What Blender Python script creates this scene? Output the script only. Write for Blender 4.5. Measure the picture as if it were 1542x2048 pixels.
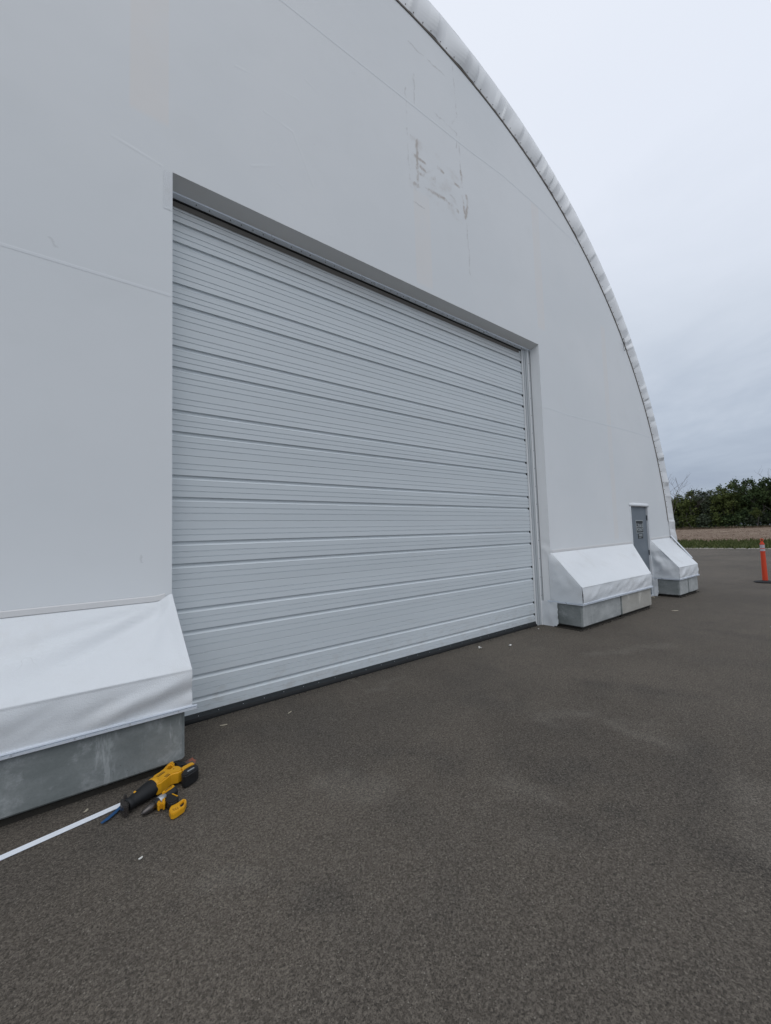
import bpy, bmesh, math, random
from mathutils import Vector, Matrix, noise

random.seed(7)
for o in list(bpy.data.objects):
    bpy.data.objects.remove(o)
scene = bpy.context.scene
COL = scene.collection

# ------------------------------------------------------------------ camera
PSI, PIT, ROLL, DIST, EYE = 0.6436, 0.0613, -0.0317, 3.79, 1.62
fw = Vector((math.sin(PSI)*math.cos(PIT), math.cos(PSI)*math.cos(PIT), math.sin(PIT)))
rt0 = Vector((math.cos(PSI), -math.sin(PSI), 0)); up0 = rt0.cross(fw)
rt = math.cos(ROLL)*rt0 + math.sin(ROLL)*up0
up = -math.sin(ROLL)*rt0 + math.cos(ROLL)*up0
cam_data = bpy.data.cameras.new('camera')
cam = bpy.data.objects.new('camera', cam_data); COL.objects.link(cam)
cam.matrix_world = Matrix(((rt.x, up.x, -fw.x, 0), (rt.y, up.y, -fw.y, -DIST), (rt.z, up.z, -fw.z, EYE), (0, 0, 0, 1)))
cam_data.sensor_fit = 'HORIZONTAL'; cam_data.sensor_width = 36.0
cam_data.lens = 784.7/1542*36.0
cam_data.clip_start = 0.05; cam_data.clip_end = 8000
scene.camera = cam
scene.render.resolution_x = 771; scene.render.resolution_y = 1024

# ------------------------------------------------------------------ sky, sun, exposure
SUN_EL, SUN_AZ = math.radians(55), math.radians(204)     # azimuth clockwise from +y
world = bpy.data.worlds.new('World'); scene.world = world; world.use_nodes = True
wt = world.node_tree; wt.nodes.clear()
def wn(t, **k):
    n = wt.nodes.new(t)
    for a, b in k.items(): setattr(n, a, b)
    return n
wo = wn('ShaderNodeOutputWorld'); mixs = wn('ShaderNodeMixShader')
sky = wn('ShaderNodeTexSky', sky_type='NISHITA'); sky.sun_disc = False
sky.sun_elevation = SUN_EL; sky.sun_rotation = SUN_AZ
bg1 = wn('ShaderNodeBackground'); bg1.inputs[1].default_value = 0.06
wt.links.new(sky.outputs[0], bg1.inputs[0])
tc = wn('ShaderNodeTexCoord'); sep = wn('ShaderNodeSeparateXYZ'); wt.links.new(tc.outputs['Generated'], sep.inputs[0])
def wm(op, a, b=None, c=None):
    n = wn('ShaderNodeMath', operation=op)
    for i, v in enumerate((a, b, c)):
        if v is None: continue
        if isinstance(v, (int, float)): n.inputs[i].default_value = v
        else: wt.links.new(v, n.inputs[i])
    return n.outputs[0]
zc = wm('MAXIMUM', sep.outputs[2], 0.0)
den = wm('ADD', zc, 0.14)
cb = wn('ShaderNodeCombineXYZ')
wt.links.new(wm('DIVIDE', sep.outputs[0], den), cb.inputs[0]); wt.links.new(wm('DIVIDE', sep.outputs[1], den), cb.inputs[1])
cn = wn('ShaderNodeTexNoise'); cn.inputs['Scale'].default_value = 1.15; cn.inputs['Detail'].default_value = 7; cn.inputs['Roughness'].default_value = 0.56
cn.inputs['Distortion'].default_value = 0.4
wt.links.new(cb.outputs[0], cn.inputs['Vector'])
ramp = wn('ShaderNodeValToRGB'); e = ramp.color_ramp.elements
e[0].position = 0.0; e[0].color = (0.34, 0.395, 0.50, 1)
e[1].position = 1.0; e[1].color = (0.86, 0.90, 0.98, 1)
for p, c in ((0.08, (0.37, 0.43, 0.53, 1)), (0.2, (0.47, 0.535, 0.635, 1)), (0.36, (0.63, 0.69, 0.785, 1)), (0.62, (0.79, 0.84, 0.94, 1))):
    k = e.new(p); k.color = c
nshift = wm('MULTIPLY', wm('SUBTRACT', cn.outputs[0], 0.5), 0.40)
wt.links.new(wm('ADD', zc, nshift), ramp.inputs[0])
bg2 = wn('ShaderNodeBackground'); bg2.inputs[1].default_value = 1.0
wt.links.new(ramp.outputs[0], bg2.inputs[0])
mixs.inputs[0].default_value = 0.93
wt.links.new(bg1.outputs[0], mixs.inputs[1]); wt.links.new(bg2.outputs[0], mixs.inputs[2]); wt.links.new(mixs.outputs[0], wo.inputs[0])

sl = bpy.data.lights.new('sun', 'SUN'); sl.energy = 0.55; sl.angle = math.radians(50); sl.color = (1.0, 0.97, 0.93)
so = bpy.data.objects.new('sun', sl); COL.objects.link(so)
sd = Vector((math.sin(SUN_AZ)*math.cos(SUN_EL), math.cos(SUN_AZ)*math.cos(SUN_EL), math.sin(SUN_EL)))
so.location = sd*60; so.rotation_euler = sd.to_track_quat('Z', 'Y').to_euler()
scene.view_settings.view_transform = 'Standard'; scene.view_settings.look = 'None'
scene.view_settings.gamma = 1.0; scene.view_settings.use_curve_mapping = False
scene.view_settings.exposure = 0.07

# ------------------------------------------------------------------ helpers
def tag(o, label=None, cat=None, group=None, kind=None):
    if label: o['label'] = label
    if cat: o['category'] = cat
    if group: o['group'] = group
    if kind: o['kind'] = kind
    return o
def empty(name, loc, label, cat, group=None, rz=0):
    o = bpy.data.objects.new(name, None); COL.objects.link(o)
    o.location = loc; o.rotation_euler = (0, 0, rz); o.empty_display_size = 0.2
    return tag(o, label, cat, group)
def winv(p):
    m = Matrix.Identity(4)
    while p is not None:
        m = p.matrix_basis @ m if p.parent is None else (p.matrix_parent_inverse @ p.matrix_basis) @ m
        p = p.parent
    return m.inverted()
def link_mesh(name, me, mats, parent=None, local=False, smooth=False):
    o = bpy.data.objects.new(name, me); COL.objects.link(o)
    if not isinstance(mats, (list, tuple)): mats = [mats]
    for m in mats: me.materials.append(m)
    if smooth:
        for p in me.polygons: p.use_smooth = True
    if parent is not None:
        o.parent = parent
        if not local: o.matrix_parent_inverse = winv(parent)
    return o
def obj(name, bm, mats, parent=None, local=False, smooth=False):
    me = bpy.data.meshes.new(name)
    bmesh.ops.recalc_face_normals(bm, faces=bm.faces) if not smooth == 'keep' else None
    bm.to_mesh(me); bm.free()
    return link_mesh(name, me, mats, parent, local, bool(smooth))
def bbox(bm, a, b, bev=0.0, mat=0):
    x0, y0, z0 = a; x1, y1, z1 = b
    v = [bm.verts.new(p) for p in ((x0,y0,z0),(x1,y0,z0),(x1,y1,z0),(x0,y1,z0),(x0,y0,z1),(x1,y0,z1),(x1,y1,z1),(x0,y1,z1))]
    fs = [bm.faces.new([v[i] for i in q]) for q in ((0,3,2,1),(4,5,6,7),(0,1,5,4),(1,2,6,5),(2,3,7,6),(3,0,4,7))]
    for f in fs: f.material_index = mat
    if bev > 0:
        es = list({e for f in fs for e in f.edges})
        r = bmesh.ops.bevel(bm, geom=es, offset=bev, segments=2, affect='EDGES', profile=0.6)
        for f in r['faces']: f.material_index = mat
    return fs
def box(name, a, b, mat, parent=None, bev=0.0):
    bm = bmesh.new(); bbox(bm, a, b, bev); return obj(name, bm, mat, parent)
def grid(bm, P, mat=0):
    V = [[bm.verts.new(p) for p in row] for row in P]
    for i in range(len(V)-1):
        for j in range(len(V[0])-1):
            f = bm.faces.new((V[i][j], V[i+1][j], V[i+1][j+1], V[i][j+1])); f.material_index = mat
    return V
def tube(bm, pts, r, seg=8, cap=True, radii=None):
    pts = [Vector(p) for p in pts]; rings = []
    n0 = None
    for i, p in enumerate(pts):
        t = (pts[min(i+1, len(pts)-1)] - pts[max(i-1, 0)]).normalized()
        if n0 is None:
            n0 = t.cross(Vector((0, 0, 1)))
            if n0.length < 0.1: n0 = t.cross(Vector((1, 0, 0)))
        n0 = (n0 - t*n0.dot(t)).normalized(); b = t.cross(n0)
        rr = radii[i] if radii else r
        rings.append([bm.verts.new(p + (n0*math.cos(a) + b*math.sin(a))*rr) for a in [2*math.pi*k/seg for k in range(seg)]])
    for i in range(len(rings)-1):
        for k in range(seg):
            bm.faces.new((rings[i][k], rings[i][(k+1) % seg], rings[i+1][(k+1) % seg], rings[i+1][k]))
    if cap:
        bm.faces.new(rings[0][::-1]); bm.faces.new(rings[-1])
def lathe(bm, a, b, prof, seg=16, squash=1.0, mat=0):
    """revolve prof [(t, r)] about the axis a->b; squash flattens vertically"""
    a = Vector(a); b = Vector(b); t = (b-a).normalized()
    n = t.cross(Vector((0, 0, 1)))
    n = n.normalized() if n.length > 0.05 else Vector((1, 0, 0))
    m = n.cross(t)
    rings = []
    for s, r in prof:
        c = a + (b-a)*s
        rings.append([bm.verts.new(c + n*math.cos(k*2*math.pi/seg)*r + m*math.sin(k*2*math.pi/seg)*r*squash) for k in range(seg)])
    for i in range(len(rings)-1):
        for k in range(seg):
            f = bm.faces.new((rings[i][k], rings[i][(k+1) % seg], rings[i+1][(k+1) % seg], rings[i+1][k])); f.material_index = mat
    bm.faces.new(rings[0][::-1]).material_index = mat; bm.faces.new(rings[-1]).material_index = mat
def prism(bm, poly, z0, z1, bev=0.0, holes=(), mat=0, seg=2):
    """extrude an xy outline from z0 to z1"""
    if holes:
        b2 = bmesh.new()
        es = []
        for pl in [poly] + list(holes):
            vs = [b2.verts.new((x, y, z1)) for x, y in pl]
            es += [b2.edges.new((vs[i], vs[(i+1) % len(vs)])) for i in range(len(vs))]
        bmesh.ops.triangle_fill(b2, use_beauty=True, edges=es)
        r = bmesh.ops.extrude_face_region(b2, geom=list(b2.faces))
        for v in [g for g in r['geom'] if isinstance(g, bmesh.types.BMVert)]: v.co.z = z0
        bmesh.ops.recalc_face_normals(b2, faces=b2.faces)
        if bev > 0:
            E = [e for e in b2.edges if len(e.link_faces) == 2 and e.calc_face_angle(0) > 0.6 and abs(e.verts[0].co.z - e.verts[1].co.z) < 1e-5]
            bmesh.ops.bevel(b2, geom=E, offset=bev, segments=seg, affect='EDGES')
        mp = {}
        for v in b2.verts: mp[v] = bm.verts.new(v.co)
        for f in b2.faces:
            try: bm.faces.new([mp[v] for v in f.verts]).material_index = mat
            except ValueError: pass
        b2.free(); return
    lo = [bm.verts.new((x, y, z0)) for x, y in poly]; hi = [bm.verts.new((x, y, z1)) for x, y in poly]
    n = len(poly); fs = [bm.faces.new(lo[::-1]), bm.faces.new(hi)]
    for i in range(n): fs.append(bm.faces.new((lo[i], lo[(i+1) % n], hi[(i+1) % n], hi[i])))
    for f in fs: f.material_index = mat
    if bev > 0:
        es = list({e for f in fs for e in f.edges})
        r = bmesh.ops.bevel(bm, geom=es, offset=bev, segments=seg, affect='EDGES')
        for f in r['faces']: f.material_index = mat
def text_mesh(name, s, size, mat, parent, mtx, extrude=0.0006, bold=0.0):
    cu = bpy.data.curves.new(name, 'FONT'); cu.body = s; cu.size = size; cu.extrude = extrude; cu.offset = bold
    cu.align_x = 'CENTER'; cu.align_y = 'CENTER'; cu.resolution_u = 2
    t = bpy.data.objects.new(name, cu); COL.objects.link(t)
    dg = bpy.context.evaluated_depsgraph_get(); me = bpy.data.meshes.new_from_object(t.evaluated_get(dg))
    bpy.data.objects.remove(t)
    me.transform(mtx); me.materials.clear()
    return link_mesh(name, me, mat, parent)
nz = lambda x, y, z: noise.noise(Vector((x, y, z)))
def sstep(a, b, x):
    t = max(0.0, min(1.0, (x-a)/(b-a))); return t*t*(3-2*t)

# ------------------------------------------------------------------ materials
class M:
    def __init__(s, name, rough=0.6, metal=0.0, spec=0.4):
        s.m = bpy.data.materials.new(name); s.m.use_nodes = True; s.t = s.m.node_tree
        s.b = s.t.nodes['Principled BSDF']; s.b.inputs['Roughness'].default_value = rough
        s.b.inputs['Metallic'].default_value = metal; s.b.inputs['Specular IOR Level'].default_value = spec
        s.co = s.n('ShaderNodeTexCoord').outputs['Object']
    def n(s, t, **k):
        q = s.t.nodes.new(t)
        for a, b in k.items(): setattr(q, a, b)
        return q
    def put(s, sock, v):
        if isinstance(v, (int, float)): sock.default_value = v
        elif isinstance(v, (tuple, list)): sock.default_value = (*v, 1) if len(v) == 3 and sock.type == 'RGBA' else v
        else: s.t.links.new(v, sock)
    def math(s, op, a, b=None, c=None, clamp=False):
        q = s.n('ShaderNodeMath', operation=op, use_clamp=clamp)
        for i, v in enumerate((a, b, c)):
            if v is not None: s.put(q.inputs[i], v)
        return q.outputs[0]
    def vmath(s, op, a, b=None, sc=None):
        q = s.n('ShaderNodeVectorMath', operation=op)
        s.put(q.inputs[0], a)
        if b is not None: s.put(q.inputs[1], b)
        if sc is not None: s.put(q.inputs['Scale'], sc)
        return q
    def scale(s, v):
        q = s.n('ShaderNodeMapping'); s.put(q.inputs[0], s.co); q.inputs['Scale'].default_value = v; return q.outputs[0]
    def noise(s, sc, detail=4, rough=0.5, vec=None, dist=0.0, col=False):
        q = s.n('ShaderNodeTexNoise'); s.put(q.inputs['Vector'], vec if vec is not None else s.co)
        q.inputs['Scale'].default_value = sc; q.inputs['Detail'].default_value = detail; q.inputs['Roughness'].default_value = rough
        q.inputs['Distortion'].default_value = dist
        return q.outputs[1] if col else q.outputs[0]
    def voro(s, sc, feat='F1', out=0, vec=None):
        q = s.n('ShaderNodeTexVoronoi', feature=feat); s.put(q.inputs['Vector'], vec if vec is not None else s.co); q.inputs['Scale'].default_value = sc
        return q.outputs[out]
    def rng(s, v, a, b, c=0.0, d=1.0, smooth=True):
        q = s.n('ShaderNodeMapRange', interpolation_type='SMOOTHSTEP' if smooth else 'LINEAR', clamp=True)
        s.put(q.inputs[0], v)
        for i, w in enumerate((a, b, c, d)): q.inputs[i+1].default_value = w
        return q.outputs[0]
    def mix(s, f, a, b, mode='MIX'):
        q = s.n('ShaderNodeMix', data_type='RGBA', blend_type=mode)
        s.put(q.inputs[0], f); s.put(q.inputs[6], a); s.put(q.inputs[7], b); return q.outputs[2]
    def color(s, c): s.put(s.b.inputs['Base Color'], c); return s
    def rough(s, c): s.put(s.b.inputs['Roughness'], c); return s
    def bump(s, h, dist=0.01, strength=1.0):
        q = s.n('ShaderNodeBump'); q.inputs['Strength'].default_value = strength; q.inputs['Distance'].default_value = dist
        s.put(q.inputs['Height'], h)
        if s.b.inputs['Normal'].is_linked: s.t.links.new(s.b.inputs['Normal'].links[0].from_socket, q.inputs['Normal'])
        s.t.links.new(q.outputs[0], s.b.inputs['Normal']); return s
    def sum(s, vals, op='MAXIMUM'):
        r = vals[0]
        for v in vals[1:]: r = s.math(op, r, v)
        return r
    def seg(s, P, a, b, w0, w1, xy=False):
        """soft line from a to b in the xz plane, 1 on the line"""
        A = (a[0], a[1], 0) if xy else (a[0], 0, a[1]); BA = (b[0]-a[0], b[1]-a[1], 0) if xy else (b[0]-a[0], 0, b[1]-a[1]); L2 = BA[0]**2 + BA[1]**2 + BA[2]**2
        pa = s.vmath('SUBTRACT', P, A).outputs[0]
        h = s.math('DIVIDE', s.vmath('DOT_PRODUCT', pa, BA).outputs['Value'], L2, clamp=True)
        d = s.vmath('LENGTH', s.vmath('SUBTRACT', pa, s.vmath('SCALE', BA, sc=h).outputs[0]).outputs[0]).outputs['Value']
        return s.rng(d, w0, w1, 1.0, 0.0)

def plain(name, col, rough=0.5, metal=0.0, var=0.06, sc=8.0, bump=0.0, spec=0.4):
    m = M(name, rough, metal, spec)
    n = m.noise(sc, 5, 0.6)
    m.color(m.mix(n, tuple(max(0, c*(1-var)) for c in col), tuple(c*(1+var) for c in col)))
    m.rough(m.rng(n, 0.3, 0.7, max(0.05, rough-0.06), min(1, rough+0.06)))
    if bump: m.bump(n, bump, 0.6)
    return m.m

# fabric of the end wall, with show-through light painted as pale bands, creases and the marks left by a sign
def fabric_base(name, col=(0.785, 0.815, 0.83), weave=0.0):
    m = M(name, 0.42, 0, 0.35)
    big = m.noise(0.35, 3, 0.5); mid = m.noise(2.3, 4, 0.55)
    c = m.mix(m.rng(big, 0.35, 0.65), tuple(x*0.975 for x in col), tuple(min(1, x*1.02) for x in (col[0]*1.01, col[1], col[2]*0.995)))
    c = m.mix(m.rng(mid, 0.5, 0.8, 0, 0.35), c, tuple(x*0.95 for x in (col[0], col[1]*0.995, col[2]*0.98)))
    speck = m.voro(9.0, 'F1', 0)
    sp = m.math('MULTIPLY', m.rng(speck, 0.02, 0.05, 1, 0), m.rng(m.noise(1.1, 2), 0.55, 0.7))
    c = m.mix(m.math('MULTIPLY', sp, 0.35), c, (0.35, 0.32, 0.29))
    m.bump(m.noise(0.9, 3, 0.45), 0.02, 0.5)
    if weave: m.bump(m.noise(260, 2, 0.6), 0.001, weave)
    return m, c
wall_m, wc = fabric_base('end_wall_fabric', weave=0.25)
m = wall_m
wob = m.vmath('SUBTRACT', m.noise(7.0, 4, 0.6, col=True), (0.5, 0.5, 0.5)).outputs[0]
P0 = m.vmath('MULTIPLY', m.co, (1, 0, 1)).outputs[0]
P1 = m.vmath('ADD', P0, m.vmath('SCALE', m.vmath('MULTIPLY', wob, (1, 0, 1)).outputs[0], sc=0.10).outputs[0]).outputs[0]
sx = m.n('ShaderNodeSeparateXYZ'); m.put(sx.inputs[0], m.co)
X, Z = sx.outputs[0], sx.outputs[2]
def band(a, b, z0, z1, ed=0.012):
    q = m.math('MULTIPLY', m.rng(X, a-ed, a+ed), m.rng(X, b-ed, b+ed, 1, 0))
    return m.math('MULTIPLY', q, m.math('MULTIPLY', m.rng(Z, z0-0.04, z0+0.04), m.rng(Z, z1-0.04, z1+0.04, 1, 0)))
bands = m.sum([band(0.22, 0.52, 5.40, 20), m.math('MULTIPLY', band(3.50, 3.80, 5.05, 6.4), 0.8), m.math('MULTIPLY', band(6.42, 6.66, 5.3, 7.7), 0.8),
               m.math('MULTIPLY', band(8.92, 9.12, 1.4, 6.1), 0.7), m.math('MULTIPLY', band(-2.5, -2.2, 2.0, 7.0), 0.6)])
patchy = m.rng(m.noise(1.6, 3, 0.6), 0.3, 0.6, 0.45, 1.0)
wc = m.mix(m.math('MULTIPLY', m.math('MULTIPLY', bands, patchy), 0.75), wc, (0.82, 0.80, 0.775))  # light coming through the fabric, painted in as paler vertical bands
def lines(P, Ls, w0, w1):
    out = []
    for pl in Ls:
        for a, b in zip(pl[:-1], pl[1:]): out.append(m.seg(P, a, b, w0, w1))
    return m.sum(out)
brown = lines(P1, [[(3.51,6.47),(3.75,6.52),(4.1,6.56),(4.40,6.50)], [(3.60,7.15),(3.59,6.50)], [(3.50,6.90),(3.74,6.90)],
    [(3.66,6.81),(3.78,6.77),(3.91,6.88),(3.94,6.71)], [(3.64,6.69),(3.90,6.76)], [(3.99,7.00),(4.11,6.97)], [(4.50,7.2),(4.52,6.95),(4.33,6.92)],
    [(4.61,6.86),(4.63,6.67),(4.56,6.48)], [(4.51,6.81),(4.56,6.55)]], 0.004, 0.038)
grey = lines(P1, [[(3.42,7.83),(3.42,6.9),(3.45,6.5)], [(3.59,8.15),(3.58,7.7)], [(3.52,8.59),(4.21,8.61)], [(4.42,8.9),(4.47,8.1),(4.36,7.89)],
    [(3.94,7.83),(4.44,7.80),(4.43,7.55)], [(4.50,7.78),(4.50,7.2)], [(4.06,6.75),(4.45,6.62)], [(3.48,6.21),(3.69,6.19)], [(4.59,6.4),(4.62,5.6)], [(3.49,7.18),(3.55,7.15)]], 0.0, 0.020)
brk = m.rng(m.noise(4.5, 5, 0.65), 0.40, 0.60)
wc = m.mix(m.math('MULTIPLY', m.math('MULTIPLY', brown, brk), 0.68), wc, (0.36, 0.29, 0.235))
wc = m.mix(m.math('MULTIPLY', m.math('MULTIPLY', grey, m.rng(m.noise(6.0, 4, 0.6), 0.40, 0.60)), 0.40), wc, (0.36, 0.345, 0.33))
smear = m.math('MULTIPLY', m.math('MULTIPLY', band(3.45, 4.65, 6.35, 7.2, 0.08), m.rng(m.noise(3.2, 5, 0.6), 0.5, 0.72)), 0.30)
wc = m.mix(smear, wc, (0.47, 0.42, 0.37))
# small scuffs at the lower left of the wall
scuff = lines(P1, [[(-0.28,3.98),(-0.25,3.92)], [(0.33,1.52),(0.34,1.47)]], 0.0, 0.012)
wc = m.mix(m.math('MULTIPLY', scuff, 0.22), wc, (0.3, 0.3, 0.3))
crease = lines(P0, [[(1.12,6.44),(1.42,6.50),(1.80,6.54)], [(0.10,5.05),(0.34,5.01),(0.46,4.99)], [(1.56,5.41),(1.81,5.33),(2.19,5.10)],
    [(1.27,5.45),(1.61,5.64)], [(1.90,6.85),(2.05,6.81)], [(1.41,6.14),(1.73,6.11),(1.97,5.60)], [(5.1,5.22),(5.9,5.12)], [(6.45,4.9),(6.62,4.7)],
    [(4.6,5.5),(4.7,5.2)]], 0.0, 0.022)
m.bump(m.math('MULTIPLY', crease, m.rng(m.noise(2.2, 3), 0.35, 0.6)), 0.0013, 0.8)
m.color(wc)
MAT_WALL = wall_m.m
fm, fc = fabric_base('skirt_fabric', (0.785, 0.815, 0.835), weave=0.0)
grime = fm.math('MULTIPLY', fm.rng(fm.noise(3.0, 5, 0.6), 0.52, 0.75), 0.22)
fc = fm.mix(grime, fc, (0.60, 0.585, 0.55))
scr = fm.voro(3.0, 'DISTANCE_TO_EDGE', 0, vec=fm.vmath('ADD', fm.co, fm.vmath('SCALE', fm.noise(2.0, 3, col=True), sc=0.8).outputs[0]).outputs[0])
fc = fm.mix(fm.math('MULTIPLY', fm.math('MULTIPLY', fm.rng(scr, 0.0, 0.006, 1, 0), fm.rng(fm.noise(2.2, 2), 0.6, 0.7)), 0.3), fc, (0.35, 0.34, 0.33))
wv = fm.n('ShaderNodeTexChecker'); fm.put(wv.inputs[0], fm.co); wv.inputs['Scale'].default_value = 420
fm.bump(fm.noise(150, 3, 0.8), 0.004, 0.8)
fc = fm.mix(fm.rng(fm.noise(340, 2, 0.7), 0.38, 0.62, 0, 0.10), fc, (0.45, 0.50, 0.54))
fm.color(fc); MAT_FAB = fm.m
cm, cc = fabric_base('roof_cover_fabric', (0.77, 0.79, 0.80)); cm.color(cc); MAT_COVER = cm.m
sm_, sc_ = fabric_base('opening_lining_fabric', (0.785, 0.805, 0.81)); sm_.color(sc_); MAT_LINING = sm_.m
MAT_WELD = plain('weld_strip_fabric', (0.77, 0.80, 0.82), 0.4, var=0.03)
MAT_HEM = plain('hem_fabric', (0.74, 0.74, 0.735), 0.45, var=0.05, sc=5)
MAT_ALU = plain('white_aluminium_rail', (0.74, 0.79, 0.85), 0.32, 0.25, var=0.04)
MAT_ALU2 = plain('white_painted_strip', (0.86, 0.90, 0.95), 0.35, 0.0, var=0.04)
MAT_JAMB = plain('galvanised_jamb', (0.50, 0.53, 0.545), 0.5, 0.1, var=0.08, sc=3)
MAT_BLACK = plain('black_gap', (0.012, 0.012, 0.012), 0.8)
MAT_RUBBER = plain('black_rubber', (0.016, 0.017, 0.018), 0.85, var=0.3, sc=30)
MAT_RET = plain('dark_retainer', (0.026, 0.030, 0.032), 0.5, var=0.3, sc=12)
MAT_SHADE_TIE = plain('shadow_strip_and_tie', (0.15, 0.13, 0.11), 0.6, var=0.3)  # dark brown for the painted-in shadow strips and the tie knots
MAT_BRUSH = plain('brown_header_seal', (0.15, 0.14, 0.125), 0.85, var=0.25, sc=6)
MAT_BOLT = plain('zinc_bolt', (0.62, 0.64, 0.66), 0.4, 0.4)
MAT_SCREW = plain('dark_screw', (0.10, 0.10, 0.10), 0.5, 0.5)
MAT_GREY = plain('grey_door_paint', (0.175, 0.205, 0.235), 0.45, var=0.05, sc=3)
MAT_DGREY = plain('dark_hinge', (0.07, 0.08, 0.09), 0.5)
MAT_SIGNB = plain('sign_black', (0.018, 0.022, 0.024), 0.5)
MAT_SIGNW = plain('sign_pale', (0.42, 0.46, 0.47), 0.5, var=0.15)
dm = M('door_panel_paint', 0.38, 0, 0.45)
dn = dm.noise(1.2, 4, 0.5, vec=dm.scale((0.4, 1, 2.0)))
dc = dm.mix(dm.rng(dn, 0.3, 0.7), (0.625, 0.675, 0.70), (0.665, 0.715, 0.74))
dust = dm.math('MULTIPLY', dm.rng(dm.noise(2.2, 5, 0.65, vec=dm.scale((0.5, 1, 3.0))), 0.55, 0.8), 0.25)
dc = dm.mix(dust, dc, (0.55, 0.54, 0.51)); dm.color(dc)
dm.bump(dm.noise(1.0, 3, 0.5, vec=dm.scale((0.9, 1, 4.0))), 0.006, 0.5)
oi = dm.n('ShaderNodeObjectInfo').outputs['Random']
low_ = dm.n('ShaderNodeSeparateXYZ'); dm.put(low_.inputs[0], dm.n('ShaderNodeNewGeometry').outputs['Position'])
spl = dm.math('MULTIPLY', dm.rng(low_.outputs[2], 0.07, 0.55, 1, 0), dm.rng(dm.noise(7, 6, 0.72, vec=dm.scale((1, 1, 1.6))), 0.46, 0.68))
dc = dm.mix(dm.math('MULTIPLY', spl, 0.30), dc, (0.40, 0.375, 0.34))
head_shade_ = dm.math('MULTIPLY', dm.rng(low_.outputs[2], 4.50, 4.85), dm.rng(dm.noise(3, 5, 0.65, vec=dm.scale((0.5, 1, 3))), 0.25, 0.6, 0.3, 1))  # shade below the header, painted into the top of the door
dc = dm.mix(dm.math('MULTIPLY', head_shade_, 0.38), dc, (0.33, 0.305, 0.27))
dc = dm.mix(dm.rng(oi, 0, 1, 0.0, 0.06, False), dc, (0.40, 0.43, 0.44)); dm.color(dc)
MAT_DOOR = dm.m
def concrete(name, a, b, stain, wet=0.5):
    q = M(name, 0.85, 0, 0.3)
    n1 = q.noise(1.7, 6, 0.6, vec=q.scale((1, 1, 2.2))); n2 = q.noise(6, 6, 0.7); n3 = q.noise(60, 4, 0.6)
    c = q.mix(q.rng(n1, 0.35, 0.65), a, b)
    c = q.mix(q.math('MULTIPLY', q.rng(n2, 0.50, 0.70), wet), c, stain)
    c = q.mix(q.math('MULTIPLY', q.rng(q.noise(2.6, 5, 0.7, vec=q.scale((1.2, 1, 0.5))), 0.60, 0.68), 0.45), c, tuple(min(1, x*1.7) for x in b))
    c = q.mix(q.rng(n3, 0.3, 0.7, 0, 0.25), c, tuple(x*0.75 for x in a))
    drip = q.math('MULTIPLY', q.rng(q.noise(5.0, 5, 0.7, vec=q.scale((2.2, 1, 0.35))), 0.58, 0.70), q.rng(q.noise(1.3, 3), 0.48, 0.6))
    c = q.mix(q.math('MULTIPLY', drip, 0.55), c, tuple(min(1, x*1.35) for x in stain))
    c = q.mix(q.math('MULTIPLY', q.rng(q.noise(0.9, 5, 0.65), 0.50, 0.66), 0.35), c, tuple(x*0.6 for x in a))
    pits = q.rng(q.voro(38, 'F1', 0), 0.05, 0.16, 0, 1)
    c = q.mix(q.math('MULTIPLY', q.math('SUBTRACT', 1.0, pits), q.rng(q.noise(5, 2), 0.5, 0.62, 0, 0.5)), c, (0.05, 0.05, 0.05))
    q.color(c); q.bump(n3, 0.002, 0.5); q.bump(pits, 0.003, 0.4)
    return q.m
MAT_CONC_A = concrete('dark_grey_concrete', (0.185, 0.205, 0.20), (0.29, 0.31, 0.305), (0.42, 0.44, 0.44), 0.75)
MAT_CONC_B = concrete('mid_grey_concrete', (0.33, 0.345, 0.34), (0.47, 0.485, 0.475), (0.58, 0.59, 0.58), 0.6)
MAT_CONC_C = concrete('buff_grey_concrete', (0.40, 0.385, 0.345), (0.48, 0.465, 0.42), (0.34, 0.33, 0.30), 0.5)
MAT_DIRT = plain('dark_wet_dirt', (0.028, 0.025, 0.02), 0.95, var=0.5, sc=40, bump=0.01)

# ------------------------------------------------------------------ ground
am = M('asphalt', 0.9, 0, 0.25)
DARKS = [((2.05,-2.54),(2.38,-2.71)), ((2.46,-2.01),(2.66,-2.34)), ((4.19,-1.67),(4.56,-2.35)), ((1.10,-0.29),(1.27,-0.54)), ((1.81,-1.20),(2.08,-1.69)), ((2.54,-3.11),(2.57,-3.21)), ((3.66,-2.68),(3.13,-2.87)), ((7.73,-1.81),(7.62,-2.51)), ((0.81,-2.04),(0.87,-2.12))]
LIGHTS = [((2.24,-2.13),(2.29,-2.31)), ((0.56,-1.78),(0.62,-1.78)), ((3.17,-1.82),(3.51,-2.0)), ((3.61,-2.32),(3.55,-2.48)), ((1.25,-1.3),(1.53,-1.6)), ((3.37,-3.07),(2.73,-3.26)), ((5.2,-1.2),(6.3,-1.6))]
big = am.noise(0.33, 5, 0.55, dist=0.6); med = am.noise(1.5, 5, 0.6); pat = am.noise(0.9, 4, 0.6, vec=am.scale((1.0, 0.55, 1)))
c = am.mix(am.rng(big, 0.32, 0.68), (0.068, 0.057, 0.046), (0.132, 0.112, 0.090))
c = am.mix(am.rng(med, 0.35, 0.7, 0, 0.35), c, (0.152, 0.129, 0.101))
dark = am.math('MULTIPLY', am.rng(pat, 0.54, 0.70), 0.5)
c = am.mix(dark, c, (0.062, 0.057, 0.051))
lite = am.math('MULTIPLY', am.rng(am.noise(0.8, 6, 0.7, vec=am.scale((0.7, 1.3, 1))), 0.60, 0.74), 0.4)
c = am.mix(lite, c, (0.235, 0.215, 0.185))
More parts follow.
